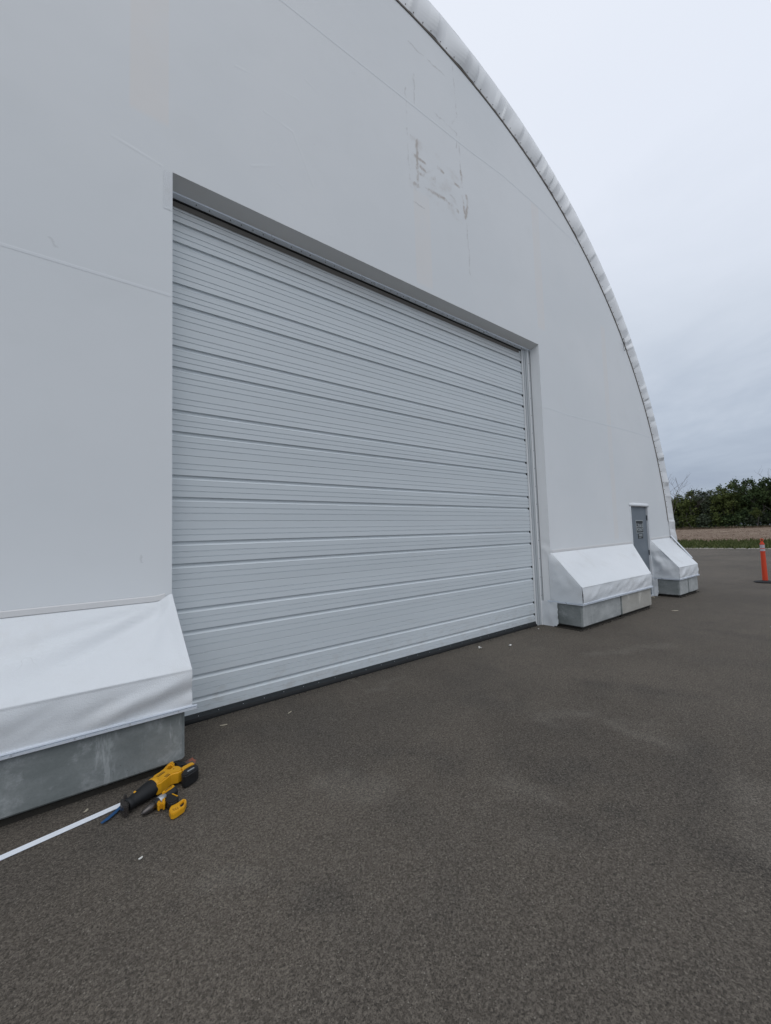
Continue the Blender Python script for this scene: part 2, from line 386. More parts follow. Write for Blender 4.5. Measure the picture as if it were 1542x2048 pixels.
dark2 = am.math('MULTIPLY', am.rng(am.noise(2.6, 5, 0.6), 0.60, 0.72), 0.4)
c = am.mix(dark2, c, (0.060, 0.056, 0.051))
wobA = am.vmath('SCALE', am.vmath('SUBTRACT', am.noise(1.6, 5, 0.65, col=True), (0.5, 0.5, 0.5)).outputs[0], sc=0.9).outputs[0]
PA = am.vmath('MULTIPLY', am.vmath('ADD', am.co, wobA).outputs[0], (1, 1, 0)).outputs[0]
def blobs(L, w0, w1): return am.sum([am.seg(PA, p, q, w0, w1, True) for p, q in L])
tex_ = am.rng(am.noise(5.0, 5, 0.7), 0.30, 0.62, 0.25, 1.0)
ang = am.rng(am.noise(0.55, 4, 0.6, vec=am.scale((0.35, 1.6, 1)), dist=1.2), 0.42, 0.62)
c = am.mix(am.math('MULTIPLY', ang, 0.30), c, (0.060, 0.054, 0.048))
scuf = am.math('MULTIPLY', am.rng(am.noise(3.4, 6, 0.72, vec=am.scale((1.5, 0.5, 1)), dist=0.8), 0.60, 0.70), am.rng(am.noise(0.6, 3), 0.45, 0.6))
c = am.mix(am.math('MULTIPLY', scuf, 0.40), c, (0.25, 0.225, 0.19))
st1 = am.math('MULTIPLY', blobs(DARKS, 0.0, 0.26), tex_)
c = am.mix(am.math('MULTIPLY', st1, 0.62), c, (0.046, 0.042, 0.038))
st2 = am.math('MULTIPLY', blobs(LIGHTS, 0.0, 0.22), tex_)
c = am.mix(am.math('MULTIPLY', st2, 0.45), c, (0.235, 0.212, 0.18))
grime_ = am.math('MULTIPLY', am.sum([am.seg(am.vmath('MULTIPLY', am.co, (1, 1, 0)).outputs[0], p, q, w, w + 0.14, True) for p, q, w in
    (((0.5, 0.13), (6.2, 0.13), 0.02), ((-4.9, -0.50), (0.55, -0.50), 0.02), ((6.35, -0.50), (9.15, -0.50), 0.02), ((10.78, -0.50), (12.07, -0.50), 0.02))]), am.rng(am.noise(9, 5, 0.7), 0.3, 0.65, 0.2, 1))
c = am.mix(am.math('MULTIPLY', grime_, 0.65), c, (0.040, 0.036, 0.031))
agg = am.voro(125, 'F1', 1); aggd = am.voro(125, 'F1', 0)
ag = am.n('ShaderNodeSeparateColor'); am.put(ag.inputs[0], agg)
c0 = c
c = am.mix(am.rng(ag.outputs[0], 0.0, 1.0, 0.0, 1.0, False), am.mix(0.45, c0, (0.035, 0.031, 0.026)), am.mix(0.30, c0, (0.30, 0.265, 0.22)))
fine = am.noise(170, 3, 0.75); grit = am.noise(75, 4, 0.75)
c = am.mix(am.rng(fine, 0.36, 0.50, 0.80, 0.0), c, (0.018, 0.016, 0.014))
c = am.mix(am.rng(grit, 0.36, 0.48, 0.50, 0.0), c, (0.022, 0.020, 0.018))
c = am.mix(am.rng(grit, 0.54, 0.68, 0.0, 0.40), c, (0.29, 0.26, 0.22))
pale = am.math('MULTIPLY', am.rng(ag.outputs[1], 0.972, 0.985), am.rng(aggd, 0.25, 0.45, 1, 0))
c = am.mix(am.math('MULTIPLY', pale, 0.55), c, (0.36, 0.33, 0.28))
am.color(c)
am.bump(am.math('ADD', am.math('MULTIPLY', aggd, -0.6), am.math('ADD', fine, grit)), 0.004, 0.8)
MAT_ASPH = am.m
bm = bmesh.new()
# apron surface: finer near the camera with very slight unevenness
xs = [-60, -30, -12] + [-6 + 0.6*i for i in range(36)] + [18, 22, 27, 35.1]
ys = [-70, -40, -20, -12] + [-8 + 0.6*i for i in range(22)] + [8, 14, 22, 40]
grid(bm, [[(x + (0.15*nz(3, y*0.4, 0) if x > 35 else 0), y, 0.0) for y in ys] for x in xs])
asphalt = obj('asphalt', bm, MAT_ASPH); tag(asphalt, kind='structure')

gm = M('soil', 0.95, 0, 0.2)
gm.color(gm.mix(gm.noise(0.2, 5), (0.10, 0.085, 0.06), (0.16, 0.13, 0.10))); gm.bump(gm.noise(3, 5), 0.05, 0.5)
bm = bmesh.new()
S_ = 2500
V = [bm.verts.new(p) for p in ((-S_, -S_, -0.06), (S_, -S_, -0.06), (S_, S_, -0.06), (-S_, S_, -0.06))]
bm.faces.new(V); tag(obj('ground', bm, gm.m), kind='structure')

GZ = lambda x: 0.0 if x < 50 else 0.75*sstep(40, 135, x) if x < 135 else 0.75
fmn = M('ploughed_field', 0.95, 0, 0.2)
fn = fmn.noise(0.5, 6, 0.65, vec=fmn.scale((2.2, 0.6, 1))); f2 = fmn.noise(3.5, 5, 0.7, vec=fmn.scale((1.6, 0.5, 1)))
c = fmn.mix(fmn.rng(fn, 0.35, 0.65), (0.185, 0.138, 0.100), (0.265, 0.205, 0.155))
c = fmn.mix(fmn.rng(f2, 0.42, 0.62, 0, 0.8), c, (0.12, 0.078, 0.058))
c = fmn.mix(fmn.rng(fmn.noise(1.3, 4, 0.6, vec=fmn.scale((2.4, 0.4, 1))), 0.56, 0.70, 0, 0.7), c, (0.43, 0.36, 0.275))
sf = fmn.n('ShaderNodeSeparateXYZ'); fmn.put(sf.inputs[0], fmn.co)
c = fmn.mix(fmn.math('MULTIPLY', fmn.rng(sf.outputs[0], 49, 56, 1, 0), fmn.rng(fmn.noise(0.9, 4), 0.3, 0.6)), c, (0.23, 0.20, 0.115))
fmn.color(c); fmn.bump(f2, 0.12, 0.8)
bm = bmesh.new()
P = []
x = 49.5
while x < 136:
    row = []
    for j in range(120):
        y = -70 + j*1.7
        h = 0.11*math.sin(x*2*math.pi/2.6 + 0.6*nz(x*0.1, y*0.05, 1)*6)*sstep(52, 55, x) + 0.06*nz(x*0.9, y*0.35, 4)
        row.append((x, y, GZ(x) + 0.03 + h*sstep(49.5, 52, x)))
    P.append(row); x += 0.3 if x < 80 else 0.5
grid(bm, P); tag(obj('field', bm, fmn.m, smooth=True), kind='structure')
bm = bmesh.new()
grid(bm, [[(x, y, 0.78) for y in (-400, -70, 134, 500)] for x in (135.5, 500)])
grid(bm, [[(x, y, z) for y in (-900, -70)] for x, z in ((35.3, -0.03), (50, 0.0), (135, 0.75))])
grid(bm, [[(x, y, z) for y in (134, 900)] for x, z in ((35.3, -0.03), (50, 0.0), (135, 0.75))])
tag(obj('terrain', bm, gm.m), kind='structure')
# verge between the asphalt and the field
vm = M('verge_turf', 0.95, 0, 0.2)
vm.color(vm.mix(vm.rng(vm.noise(0.8, 5, 0.6), 0.35, 0.65), (0.030, 0.040, 0.014), (0.075, 0.078, 0.035))); vm.bump(vm.noise(4, 4), 0.06, 0.6)
bm = bmesh.new()
grid(bm, [[(x, y, 0.012 + (0.05*abs(nz(x*.5, y*.4, 0)) if x > 36 else 0)) for y in [-70 + 1.5*i for i in range(137)]] for x in [35.25 + 1.0*i for i in range(15)] + [49.7]])
tag(obj('grass_verge', bm, vm.m), kind='structure')
gr = M('grass_blades', 0.8, 0, 0.2)
ri = gr.n('ShaderNodeNewGeometry').outputs['Random Per Island']
gr.color(gr.mix(ri, gr.mix(gr.noise(0.25, 3), (0.034, 0.056, 0.012), (0.062, 0.085, 0.022)), (0.12, 0.13, 0.05)))
bm = bmesh.new(); rg = random.Random(3)
for i in range(15000):
    x = 35.3 + 14.5*rg.random(); y = -14 + 46*rg.random()
    h = 0.10 + 0.16*rg.random() + (0.18*rg.random() if x > 47.5 else 0); a = rg.random()*6.28; w = 0.05 + 0.08*rg.random(); lx, ly = (rg.random()-.5)*.15, (rg.random()-.5)*.15
    v = [bm.verts.new((x-w*math.cos(a), y-w*math.sin(a), 0.0)), bm.verts.new((x+w*math.cos(a), y+w*math.sin(a), 0.0)), bm.verts.new((x+lx, y+ly, h))]
    bm.faces.new(v)
obj('grass', bm, gr.m, smooth='keep'); tag(bpy.data.objects['grass'], 'short green grass growing on the verge beyond the asphalt', 'grass', kind='stuff')
# pale gravel along the far edge of the asphalt
MAT_STONE = plain('pale_gravel', (0.42, 0.40, 0.35), 0.9, var=0.3, sc=3)
bm = bmesh.new()
for i in range(1300):
    y = -14 + 44*rg.random(); x = 35.15 + rg.gauss(0, 0.10)*(0.5 + abs(nz(y*.5, 2, 0))*2); r = 0.02 + 0.04*rg.random()
    if nz(y*0.35, 5.5, 0) < -0.12 and rg.random() < 0.75: continue
    M_ = Matrix.Translation((x, y, r*0.3)) @ Matrix.Rotation(rg.random()*6, 4, 'Z') @ Matrix.Diagonal((r*1.4, r*1.1, r*0.6, 1))
    bmesh.ops.create_icosphere(bm, subdivisions=1, radius=1, matrix=M_)
tag(obj('gravel', bm, MAT_STONE), 'broken line of pale gravel along the far asphalt edge', 'gravel', kind='stuff')

# ------------------------------------------------------------------ the fabric building
CX, CZ, RI, RO = 3.44, 0.33, 8.77, 9.50
bld = empty('fabric_building', (CX, 0, 0), 'huge white fabric-covered arched building with overhead door', 'building')
XL, XR, HT = 0.551, 6.405, 4.976
MX0, MX1, MH = 9.80, 10.775, 2.135
def arc(x): return CZ + math.sqrt(max(0, RI**2 - (x-CX)**2))
def region(bm, x0, x1, zb, n=24):
    vs = [bm.verts.new((x0, 0, zb)), bm.verts.new((x1, 0, zb))]
    for i in range(n+1):
        x = x1 + (x0-x1)*i/n; z = arc(x)
        if z > zb + 0.001: vs.append(bm.verts.new((x, 0, z)))
    bm.faces.new(vs)
bm = bmesh.new()
xa = CX - RI + 0.005
# columns near the springing are dense
bm2v = [bm.verts.new((xa, 0, 0.0)), bm.verts.new((XL, 0, 0.0))]
for i in range(61):
    t = math.acos((XL-CX)/RI) + (math.pi - 0.038 - math.acos((XL-CX)/RI))*i/60
    bm2v.append(bm.verts.new((CX + RI*math.cos(t), 0, CZ + RI*math.sin(t))))
bm.faces.new(bm2v)
region(bm, XL, XR, HT, 40); region(bm, XR, MX0, 0.0, 30); region(bm, MX0, MX1, MH, 12)
v3 = [bm.verts.new((MX1, 0, 0)), bm.verts.new((CX+RI-0.005, 0, 0))]
t1 = math.acos((MX1-CX)/RI)
for i in range(31):
    t = 0.038 + (t1-0.038)*i/30
    v3.append(bm.verts.new((CX + RI*math.cos(t), 0, CZ + RI*math.sin(t))))
bm.faces.new(v3)
bmesh.ops.triangulate(bm, faces=bm.faces)
for f in bm.faces:
    f.normal_update()
    if f.normal.y > 0: f.normal_flip()
obj('end_wall', bm, MAT_WALL, bld, smooth='keep'); bpy.data.objects['end_wall'].data.polygons.foreach_set('use_smooth', [False]*len(bpy.data.objects['end_wall'].data.polygons))
# horizontal welds and the reinforcing patch at the opening corner
def weld(pts, w=0.028, d=0.0013):
    bm = bmesh.new(); P = [[], [], [], []]
    for x, z in pts:
        for k, (dz, y) in enumerate(((-w/2, -0.0008), (-w/2+0.006, -d), (w/2-0.006, -d), (w/2, -0.0008))): P[k].append((x, y, z+dz))
    grid(bm, P); return obj('weld_seam', bm, MAT_WELD, bld)
weld([(-4.9, 3.81), (-2, 3.805), (-0.5, 3.81), (XL-0.01, 3.81)])
weld([(XR+0.02, 3.835), (6.6, 3.85), (7.2, 3.83), (8.9, 3.87), (10.2, 3.90), (11.3, 3.90)])
weld([(-1.5, 7.58), (1.6, 7.60), (3.3, 7.65), (4.7, 7.69), (5.6, 7.75), (6.6, 7.72), (8.05, 7.60)])
bm = bmesh.new()
P = [[(x, -0.0020 + 0.0010*abs(nz(x*30, z*14, 1)), z) for z in [4.60 + 0.03*i for i in range(13)]] for x in (0.478, 0.492, 0.51, 0.53, 0.549)]
grid(bm, P); obj('corner_patch', bm, MAT_FAB, bld, smooth=True)

# roof cover wrapped round the end truss: puckered edge band and the vault behind
bm = bmesh.new(); P = []
TH0, TH1, NT = math.radians(5.2), math.radians(174.8), 2000
rgc = random.Random(12); CR = []; q_ = -1.0
while q_ < 30:
    CR.append((q_, rgc.uniform(0, 1)**1.3, rgc.uniform(-0.10, 0.02) - 0.10)); q_ += rgc.choice((0.045, 0.06, 0.09, 0.14, 0.20))
import bisect
KEYS = [c_[0] for c_ in CR]
for i in range(NT+1):
    th = TH0 + (TH1-TH0)*i/NT; row = []; L = th*RI
    low = sstep(math.radians(16), math.radians(7), th)
    k0 = max(0, bisect.bisect_left(KEYS, L-0.7)); sub = CR[k0:k0+45]
    for j in range(11):
        s = j/10; pl = 0.0
        for c0, c1 in zip(sub[:-1], sub[1:]):
            a_, b_ = c0[0] + c0[2]*s, c1[0] + c1[2]*s
            if a_ <= L <= b_ and b_ > a_: t = (L-a_)/(b_-a_); pl = c0[1]*(1-t) + c1[1]*t; break
        r_ = RI - 0.012 + (RO-RI+0.012)*s
        y = -0.006 + 0.10*s**1.6 - 0.030*math.sin(math.pi*s) - (0.055 + 0.045*sstep(0.8, 1.3, th))*(pl-0.35)*math.sin(math.pi*min(1, 0.04+s*0.96))**0.8*(1-s**3)
        r2 = r_ + (0.007*nz(L*7, 3, 1) if j == 0 else 0) + 0.004*nz(L*2.4, s, 9)
        row.append((CX + r2*math.cos(th), y, CZ + r2*math.sin(th)))
    P.append(row)
grid(bm, P); obj('edge_cover', bm, MAT_COVER, bld, smooth=False)
bm = bmesh.new(); P = []
for i in range(73):
    th = math.radians(-2) + math.radians(184)*i/72
    x, z = CX + RO*math.cos(th), max(0.0, CZ + RO*math.sin(th))
    P.append([(x, 0.092, z), (x, 6, z), (x, 14, z), (x, 28, z)])
grid(bm, P); obj('roof', bm, MAT_COVER, bld, smooth=True)
bm = bmesh.new()
vs = [bm.verts.new((CX + RO*math.cos(t), 28, max(0, CZ + RO*math.sin(t)))) for t in [math.radians(-2) + math.radians(184)*i/40 for i in range(41)]]
bm.faces.new(vs); obj('rear_wall', bm, MAT_COVER, bld)
# dark strip built in for the shadow line under the cover edge
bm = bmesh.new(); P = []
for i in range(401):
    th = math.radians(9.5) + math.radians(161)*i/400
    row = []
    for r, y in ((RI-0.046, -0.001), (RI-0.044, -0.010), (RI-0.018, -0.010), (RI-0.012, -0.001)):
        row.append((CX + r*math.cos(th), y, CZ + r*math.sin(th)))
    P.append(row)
grid(bm, P); obj('join_shadow_strip', bm, MAT_SHADE_TIE, bld)
# grommet ties along the cover edge
bm = bmesh.new()
for i in range(150):
    th = math.radians(12 + i*1.05 + random.uniform(-0.2, 0.2)); r = RI + 0.014
    c_ = Vector((CX + r*math.cos(th), -0.018, CZ + r*math.sin(th)))
    bmesh.ops.create_icosphere(bm, subdivisions=1, radius=0.008, matrix=Matrix.Translation(c_))
tag(obj('tie_knots', bm, MAT_SHADE_TIE, bld), kind='stuff')
bm = bmesh.new()
tube(bm, [(10.02 + 0.05*math.cos(a), -0.03, 5.95 + 0.15*math.sin(a)) for a in [k*0.42 for k in range(15)]], 0.004, 6)
obj('tie_cord', bm, MAT_SCREW, bld)

# lining of the big opening
bm = bmesh.new()
P = [[(x, y, z + 0.004*nz(x*1.3, y*9, 2)) for x in [XL + (XR-XL)*i/60 for i in range(61)]] for y, z in ((0.0, HT), (0.04, 4.958), (0.09, 4.937), (0.14, 4.915))]
grid(bm, P); obj('opening_head', bm, MAT_LINING, bld, smooth=True)
bm = bmesh.new(); P = []
for i in range(101):
    z = HT*i/100; row = []
    for j in range(7):
        s = j/6
        w = 0.012*math.exp(-((z-1.26-0.10*s)/0.05)**2) + 0.010*math.exp(-((z-1.18-0.14*s)/0.03)**2) - 0.008*math.exp(-((z-1.36-0.05*s)/0.04)**2)
        w += 0.004*nz(z*2.1, s*3, 4)
        row.append((XR - 0.048*s - w*math.sin(math.pi*(0.1+0.85*s)), 0.0 + 0.15*s, z))
    P.append(row)
grid(bm, P); obj('opening_side', bm, MAT_LINING, bld, smooth=True)
bm = bmesh.new()
grid(bm, [[(XL - 0.04*s, 0.2*s, HT*i/10) for s in (0, 0.5, 1)] for i in range(11)]); obj('opening_side', bm, MAT_LINING, bld)

# steel jamb beside the door: seal, angle, cover strip, bolts
def jamb(sgn, xd):
    f = lambda a, b: (min(xd+sgn*a, xd+sgn*b), max(xd+sgn*a, xd+sgn*b))
    j = box('door_jamb', (f(0.075, 0.215)[0], 0.158, 0), (f(0.075, 0.215)[1], 0.20, 4.90), MAT_JAMB, bld, 0.004)
    a = f(-0.004, 0.022); box('weather_seal', (a[0], 0.178, 0), (a[1], 0.199, 4.885), MAT_LINING, j, 0.002)
    a = f(0.026, 0.071); box('track_angle', (a[0], 0.168, 0), (a[1], 0.198, 4.885), MAT_JAMB, j, 0.002)
    a = f(0.118, 0.150); box('cover_strip', (a[0], 0.150, 0), (a[1], 0.1575, 4.90), MAT_LINING, j, 0.0015)
    b_ = bmesh.new()
    for k in range(15):
        z = 0.18 + 0.32*k
        bmesh.ops.create_cone(b_, cap_ends=True, segments=6, radius1=0.006, radius2=0.006, depth=0.006, matrix=Matrix.Translation((xd+sgn*0.165, 0.155, z)) @ Matrix.Rotation(math.pi/2, 4, 'X'))
    tag(obj('bolts', b_, MAT_SCREW, j), kind='stuff')
    b_ = bmesh.new()
    bbox(b_, (min(xd-sgn*0.016, xd), 0.203, 0.05), (max(xd-sgn*0.016, xd), 0.219, 4.86)); obj('end_gap', b_, MAT_BLACK, j)
XD0, XD1 = 0.58, 6.15
jamb(1, XD1)
# (left side of the frame, hidden from the front by the fabric)
jamb(-1, 0.54)

# overhead door
door = bpy.data.objects.new('overhead_door', None); COL.objects.link(door); door.location = (3.4, 0.2, 0)
door.parent = bld; door.matrix_parent_inverse = winv(bld)
door['label'] = 'closed white ribbed sectional overhead door'
PH, SZ0, YD = 0.6096, -0.0125, 0.20
def prof():
    L = [(0.0, 0.005), (0.006, 0.0)]
    for kind, t in (('n', .125), ('n', .21), ('w', .302), ('n', .46), ('n', .545), ('w', .634), ('n', .79), ('n', .88)):
        if kind == 'n': L += [(t-.0055, 0), (t-.002, .0045), (t+.003, .0045), (t+.0065, -0.0008), (t+.011, 0)]
        else: L += [(t, -0.001), (t+.003, .016), (t+.044, .017), (t+.074, -0.0012), (t+.082, 0)]
    return L + [(0.994, 0.0), (0.9985, 0.005)]
def panel(zb, zt, n0=0.0):
    bm = bmesh.new(); pr = [(t, d) for t, d in prof()]
    pts = []
    for t, d in pr:
        z = zt - t*PH
        if z < zb: break
        pts.append((z, YD+d))
    if zb > zt - PH + 0.003: pts.append((zb, YD))
    back = [(pts[-1][0], YD+0.045), (pts[0][0], YD+0.045)]
    x0, x1 = 0.50, XD1 + 0.03
    ring = pts + back
    A = [bm.verts.new((x0, y, z)) for z, y in ring]; B = [bm.verts.new((x1, y, z)) for z, y in ring]
    for i in range(len(ring)):
        k = (i+1) % len(ring); bm.faces.new((A[i], B[i], B[k], A[k]))
    return bm
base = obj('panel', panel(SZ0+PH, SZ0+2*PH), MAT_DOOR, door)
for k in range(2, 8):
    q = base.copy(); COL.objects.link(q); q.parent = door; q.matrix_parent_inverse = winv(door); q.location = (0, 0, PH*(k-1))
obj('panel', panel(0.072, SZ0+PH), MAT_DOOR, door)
box('backing', (0.45, 0.248, 0.0), (6.5, 0.27, 5.0), MAT_BLACK, door)
# bottom retainer and bulb seal
bm = bmesh.new()
L = [(0.073, .199), (0.071, .190), (0.034, .182), (0.032, .19), (0.032, .23), (0.073, .23)]
A = [bm.verts.new((0.56, y, z)) for z, y in L]; B = [bm.verts.new((XD1, y, z)) for z, y in L]
for i in range(len(L)): bm.faces.new((A[i], B[i], B[(i+1) % 6], A[(i+1) % 6]))
obj('bottom_retainer', bm, MAT_RET, door)
bm = bmesh.new(); tube(bm, [(0.56 + (XD1-0.56)*i/20, 0.194, 0.012) for i in range(21)], 0.027, 12); obj('bottom_seal', bm, MAT_RUBBER, door, smooth=True)
bm = bmesh.new()
for k in range(26):
    x = 0.78 + 0.205*k + random.uniform(-.02, .02)
    bmesh.ops.create_icosphere(bm, subdivisions=1, radius=0.0032, matrix=Matrix.Translation((x, 0.184, 0.052 + random.uniform(-.004, .004))))
tag(obj('rivets', bm, MAT_BOLT, door), kind='stuff')
# head of the door: clamping strip with screws, gap, brown seal
bm = bmesh.new()
L = [(0.138, 4.916), (0.140, 4.902), (0.186, 4.884), (0.190, 4.893)]
A = [bm.verts.new((XL+0.005, y, z)) for y, z in L]; B = [bm.verts.new((6.36, y, z)) for y, z in L]
for i in range(4): bm.faces.new((A[i], B[i], B[(i+1) % 4], A[(i+1) % 4]))
hs = obj('head_strip', bm, MAT_ALU, bld)
bm = bmesh.new()
x = 0.78
while x < 6.2:
    bmesh.ops.create_icosphere(bm, subdivisions=1, radius=0.006, matrix=Matrix.Translation((x, 0.160, 4.893))); x += random.choice((0.11, 0.12, 0.2))
tag(obj('screws', bm, MAT_SCREW, hs), kind='stuff')
box('head_gap', (0.5, 0.192, 4.872), (6.40, 0.25, 4.95), MAT_BLACK, bld)
bm = bmesh.new()
P = [[(x, 0.1965 + (0.0 if z > 4.85 else -0.002), z + (0.006*nz(x*2, 0, 3) if z < 4.83 else 0)) for z in (4.868, 4.84, 4.815)] for x in [0.56 + 0.08*i for i in range(70)]]
grid(bm, P); obj('header_seal', bm, MAT_BRUSH, door)

# personnel door
mdoor = bpy.data.objects.new('personnel_door', None); COL.objects.link(mdoor); mdoor.location = (10.28, 0.03, 0)
mdoor.parent = bld; mdoor.matrix_parent_inverse = winv(bld)
mdoor['label'] = 'narrow grey steel side door with muster point sign'
leaf = box('door_leaf', (9.822, 0.030, 0.03), (10.752, 0.075, 2.118), MAT_GREY, mdoor, 0.003)
bm = bmesh.new()
bbox(bm, (9.765, -0.012, 0.0), (9.818, 0.05, 2.13), 0.004); bbox(bm, (10.757, -0.012, 0.0), (10.83, 0.05, 2.13), 0.004)
obj('door_frame', bm, MAT_FAB, mdoor)
bm = bmesh.new(); P = []
for i in range(25):
    x = 9.74 + 1.11*i/24; t = math.sin(math.pi*i/24)**0.35
    P.append([(x, -0.001, 2.200 + 0.006*t), (x, -0.018*t-0.002, 2.188), (x, -0.030*t-0.004, 2.155), (x, -0.026*t-0.004, 2.126), (x, 0.03, 2.122)])
grid(bm, P); obj('door_hood', bm, MAT_FAB, mdoor, smooth=True)
for z0 in (1.80, 0.97):
    box('hinge', (10.748, 0.008, z0), (10.782, 0.029, z0+0.12), MAT_DGREY, leaf, 0.002)
box('door_handle', (9.86, -0.02, 0.98), (9.98, 0.028, 1.02), MAT_DGREY, leaf, 0.004)
box('threshold', (9.80, -0.02, 0.0), (10.775, 0.09, 0.028), MAT_ALU, mdoor)
sign = box('sign', (10.115, 0.0245, 1.500), (10.515, 0.0298, 1.805), MAT_SIGNW, mdoor, 0.001)
sign['label'] = 'black and white sign reading MUSTER POINT'
bm = bmesh.new()
bbox(bm, (10.13, 0.0228, 1.725), (10.50, 0.0243, 1.790)); bbox(bm, (10.13, 0.0228, 1.515), (10.50, 0.0243, 1.640))
obj('sign_field', bm, MAT_SIGNB, sign)
Rx = Matrix.Rotation(math.pi/2, 4, 'X')
text_mesh('lettering', 'MUSTER', 0.098, MAT_SIGNB, sign, Matrix.Translation((10.315, 0.0236, 1.682)) @ Rx, bold=0.002)
text_mesh('lettering', 'POINT', 0.118, MAT_SIGNW, sign, Matrix.Translation((10.315, 0.0220, 1.577)) @ Rx, bold=0.002)
sign2 = box('sign', (10.20, 0.0245, 1.375), (10.475, 0.0298, 1.488), MAT_SIGNB, mdoor, 0.001)
sign2['label'] = 'small black plate below the muster point sign'
bm = bmesh.new()
for k in range(7): bbox(bm, (10.235+0.03*k, 0.023, 1.440), (10.257+0.03*k, 0.0243, 1.472))
bbox(bm, (10.235, 0.023, 1.418), (10.44, 0.0243, 1.425)); bbox(bm, (10.22, 0.023, 1.388), (10.37, 0.0243, 1.398))
obj('lettering', bm, MAT_SIGNW, sign2)

# fabric skirts that run from the wall out over the ballast blocks
YF, ZF, ZR = -0.5525, 0.688, 0.4224
def ridged(x):            # sharp-crested fold
    return 1 - abs(x)*2
def skirt(name, top0, top1, f0, f1, seed, nx, amp, kink=0.0, label=None):
    """top = (x, z) on the wall, f = x of the fold; grid from wall line to rail"""
    bm = bmesh.new(); P = []
    NV1, NV2 = 22, 12
    for i in range(nx+1):
        u = i/nx; row = []
        xt = top0[0] + (top1[0]-top0[0])*u; xf = f0 + (f1-f0)*u
        zt = top0[1] + (top1[1]-top0[1])*u + kink*(sstep(0.978, 1.0, u))
        for j in range(NV1+2):
            v = j/NV1 if j < NV1 else (0.988 if j == NV1 else 1.0)
            p = Vector((xt + (xf-xt)*v, YF*v - 0.004, zt + (ZF-zt)*v))
            sag = -0.020*math.sin(math.pi*v)
            k = math.sin(math.pi*v)**0.7
            d = sag + amp*(1.1*nz(p.x*0.9+seed, v*1.4, 1) + 0.35*nz(p.x*3+seed, v*3, 2))*k
            # creases radiating from the upper corners
            for cx, cz in ((top1[0], 1.0), (top0[0], 1.0)):
                dx = (p.x-cx); dv = v*0.8 + 0.001; ang = math.atan2(abs(dx), dv)
                dist = math.hypot(dx, dv)
                d += amp*0.9*math.exp(-dist/0.7)*nz(ang*3.2+seed*3+cx, 0.2, 5)*min(1, dist*5)*k
            if kink:      # gathers that run down from the pinned corner
                dx = top1[0]-p.x; k2 = v*0.95
                for sl_, wd_, am_ in ((1.15, 0.10, 0.030), (2.6, 0.18, 0.018), (1.8, 0.12, -0.014), (0.35, 0.06, -0.014), (0.75, 0.06, 0.012)):
                    d -= am_*math.exp(-((dx - sl_*k2)/(wd_*(0.35+1.6*k2)))**2)*sstep(0.0, 0.12, k2)*(1-sstep(0.55, 0.95, v))
            edge = min(u*(f1-f0), (1-u)*(f1-f0))
            d *= sstep(-0.02, 0.10, edge)
            n = Vector((0, -(zt-ZF), -YF*-1)); n = Vector((0, -0.70, 0.71))
            row.append(p + n*d)
        for j in range(0, NV2+1):
            v = j/NV2 if j else 0.03
            p = Vector((xf, YF, ZF + (ZR-ZF)*v))
            folds = nz((p.x*2.4 + v*1.5)+seed, v*0.6, 8)
            d = 1.5*amp*(0.8*folds + 0.7*abs(nz((p.x*1.5 + v*1.1)+seed, v*0.5, 18)) + 0.3*nz(p.x*7+v*2+seed, v*2, 3))*math.sin(math.pi*v*0.95)**0.8
            row.append(p + Vector((0, -d - 0.008*math.sin(math.pi*v), 0)))
        P.append(row)
    grid(bm, P)
    o = obj(name, bm, MAT_FAB, bld, smooth=True)
    if label: o['label'] = label
    return o
def side_flap(par, xt, zt, xf, back_y, seed, amp, sgn=-1, xb=None):
    """end panel between the slope edge and the wall, down to the rail"""
    bm = bmesh.new(); P = []; xb = xt if xb is None else xb
    n1, n2 = 34, 24
    for i in range(n1+1):
        t = i/n1
        if t < 0.72:
            q = t/0.72; f = Vector((xt + (xf-xt)*q, YF*q - 0.002, zt + (ZF-zt)*q))
        else:
            q = (t-0.72)/0.28; f = Vector((xf, YF, ZF + (ZR-0.01-ZF)*q))
        b = Vector((xb, back_y, zt + (ZR-zt)*t))
        row = []
        for j in range(n2+1):
            s = j/n2; p = b + (f-b)*s
            w = math.sin(math.pi*min(1, max(0, s*0.98+0.01)))**0.6*math.sin(math.pi*min(1, t*0.9+0.08))
            a2 = (p.y*3 - p.z*2.0)
            dd = amp*(0.9*nz(a2*1.2+seed, p.z*1.5, 2) + 0.9*abs(nz((p.y*2.5+p.z*3.2)+seed, 0.4, 6)) + 0.5*nz(p.y*8, p.z*8+seed, 1))*w
            row.append(p + Vector((sgn*dd, 0, 0)))
        P.append(row)
    grid(bm, P); return obj('skirt_end', bm, MAT_FAB, par, smooth=True)
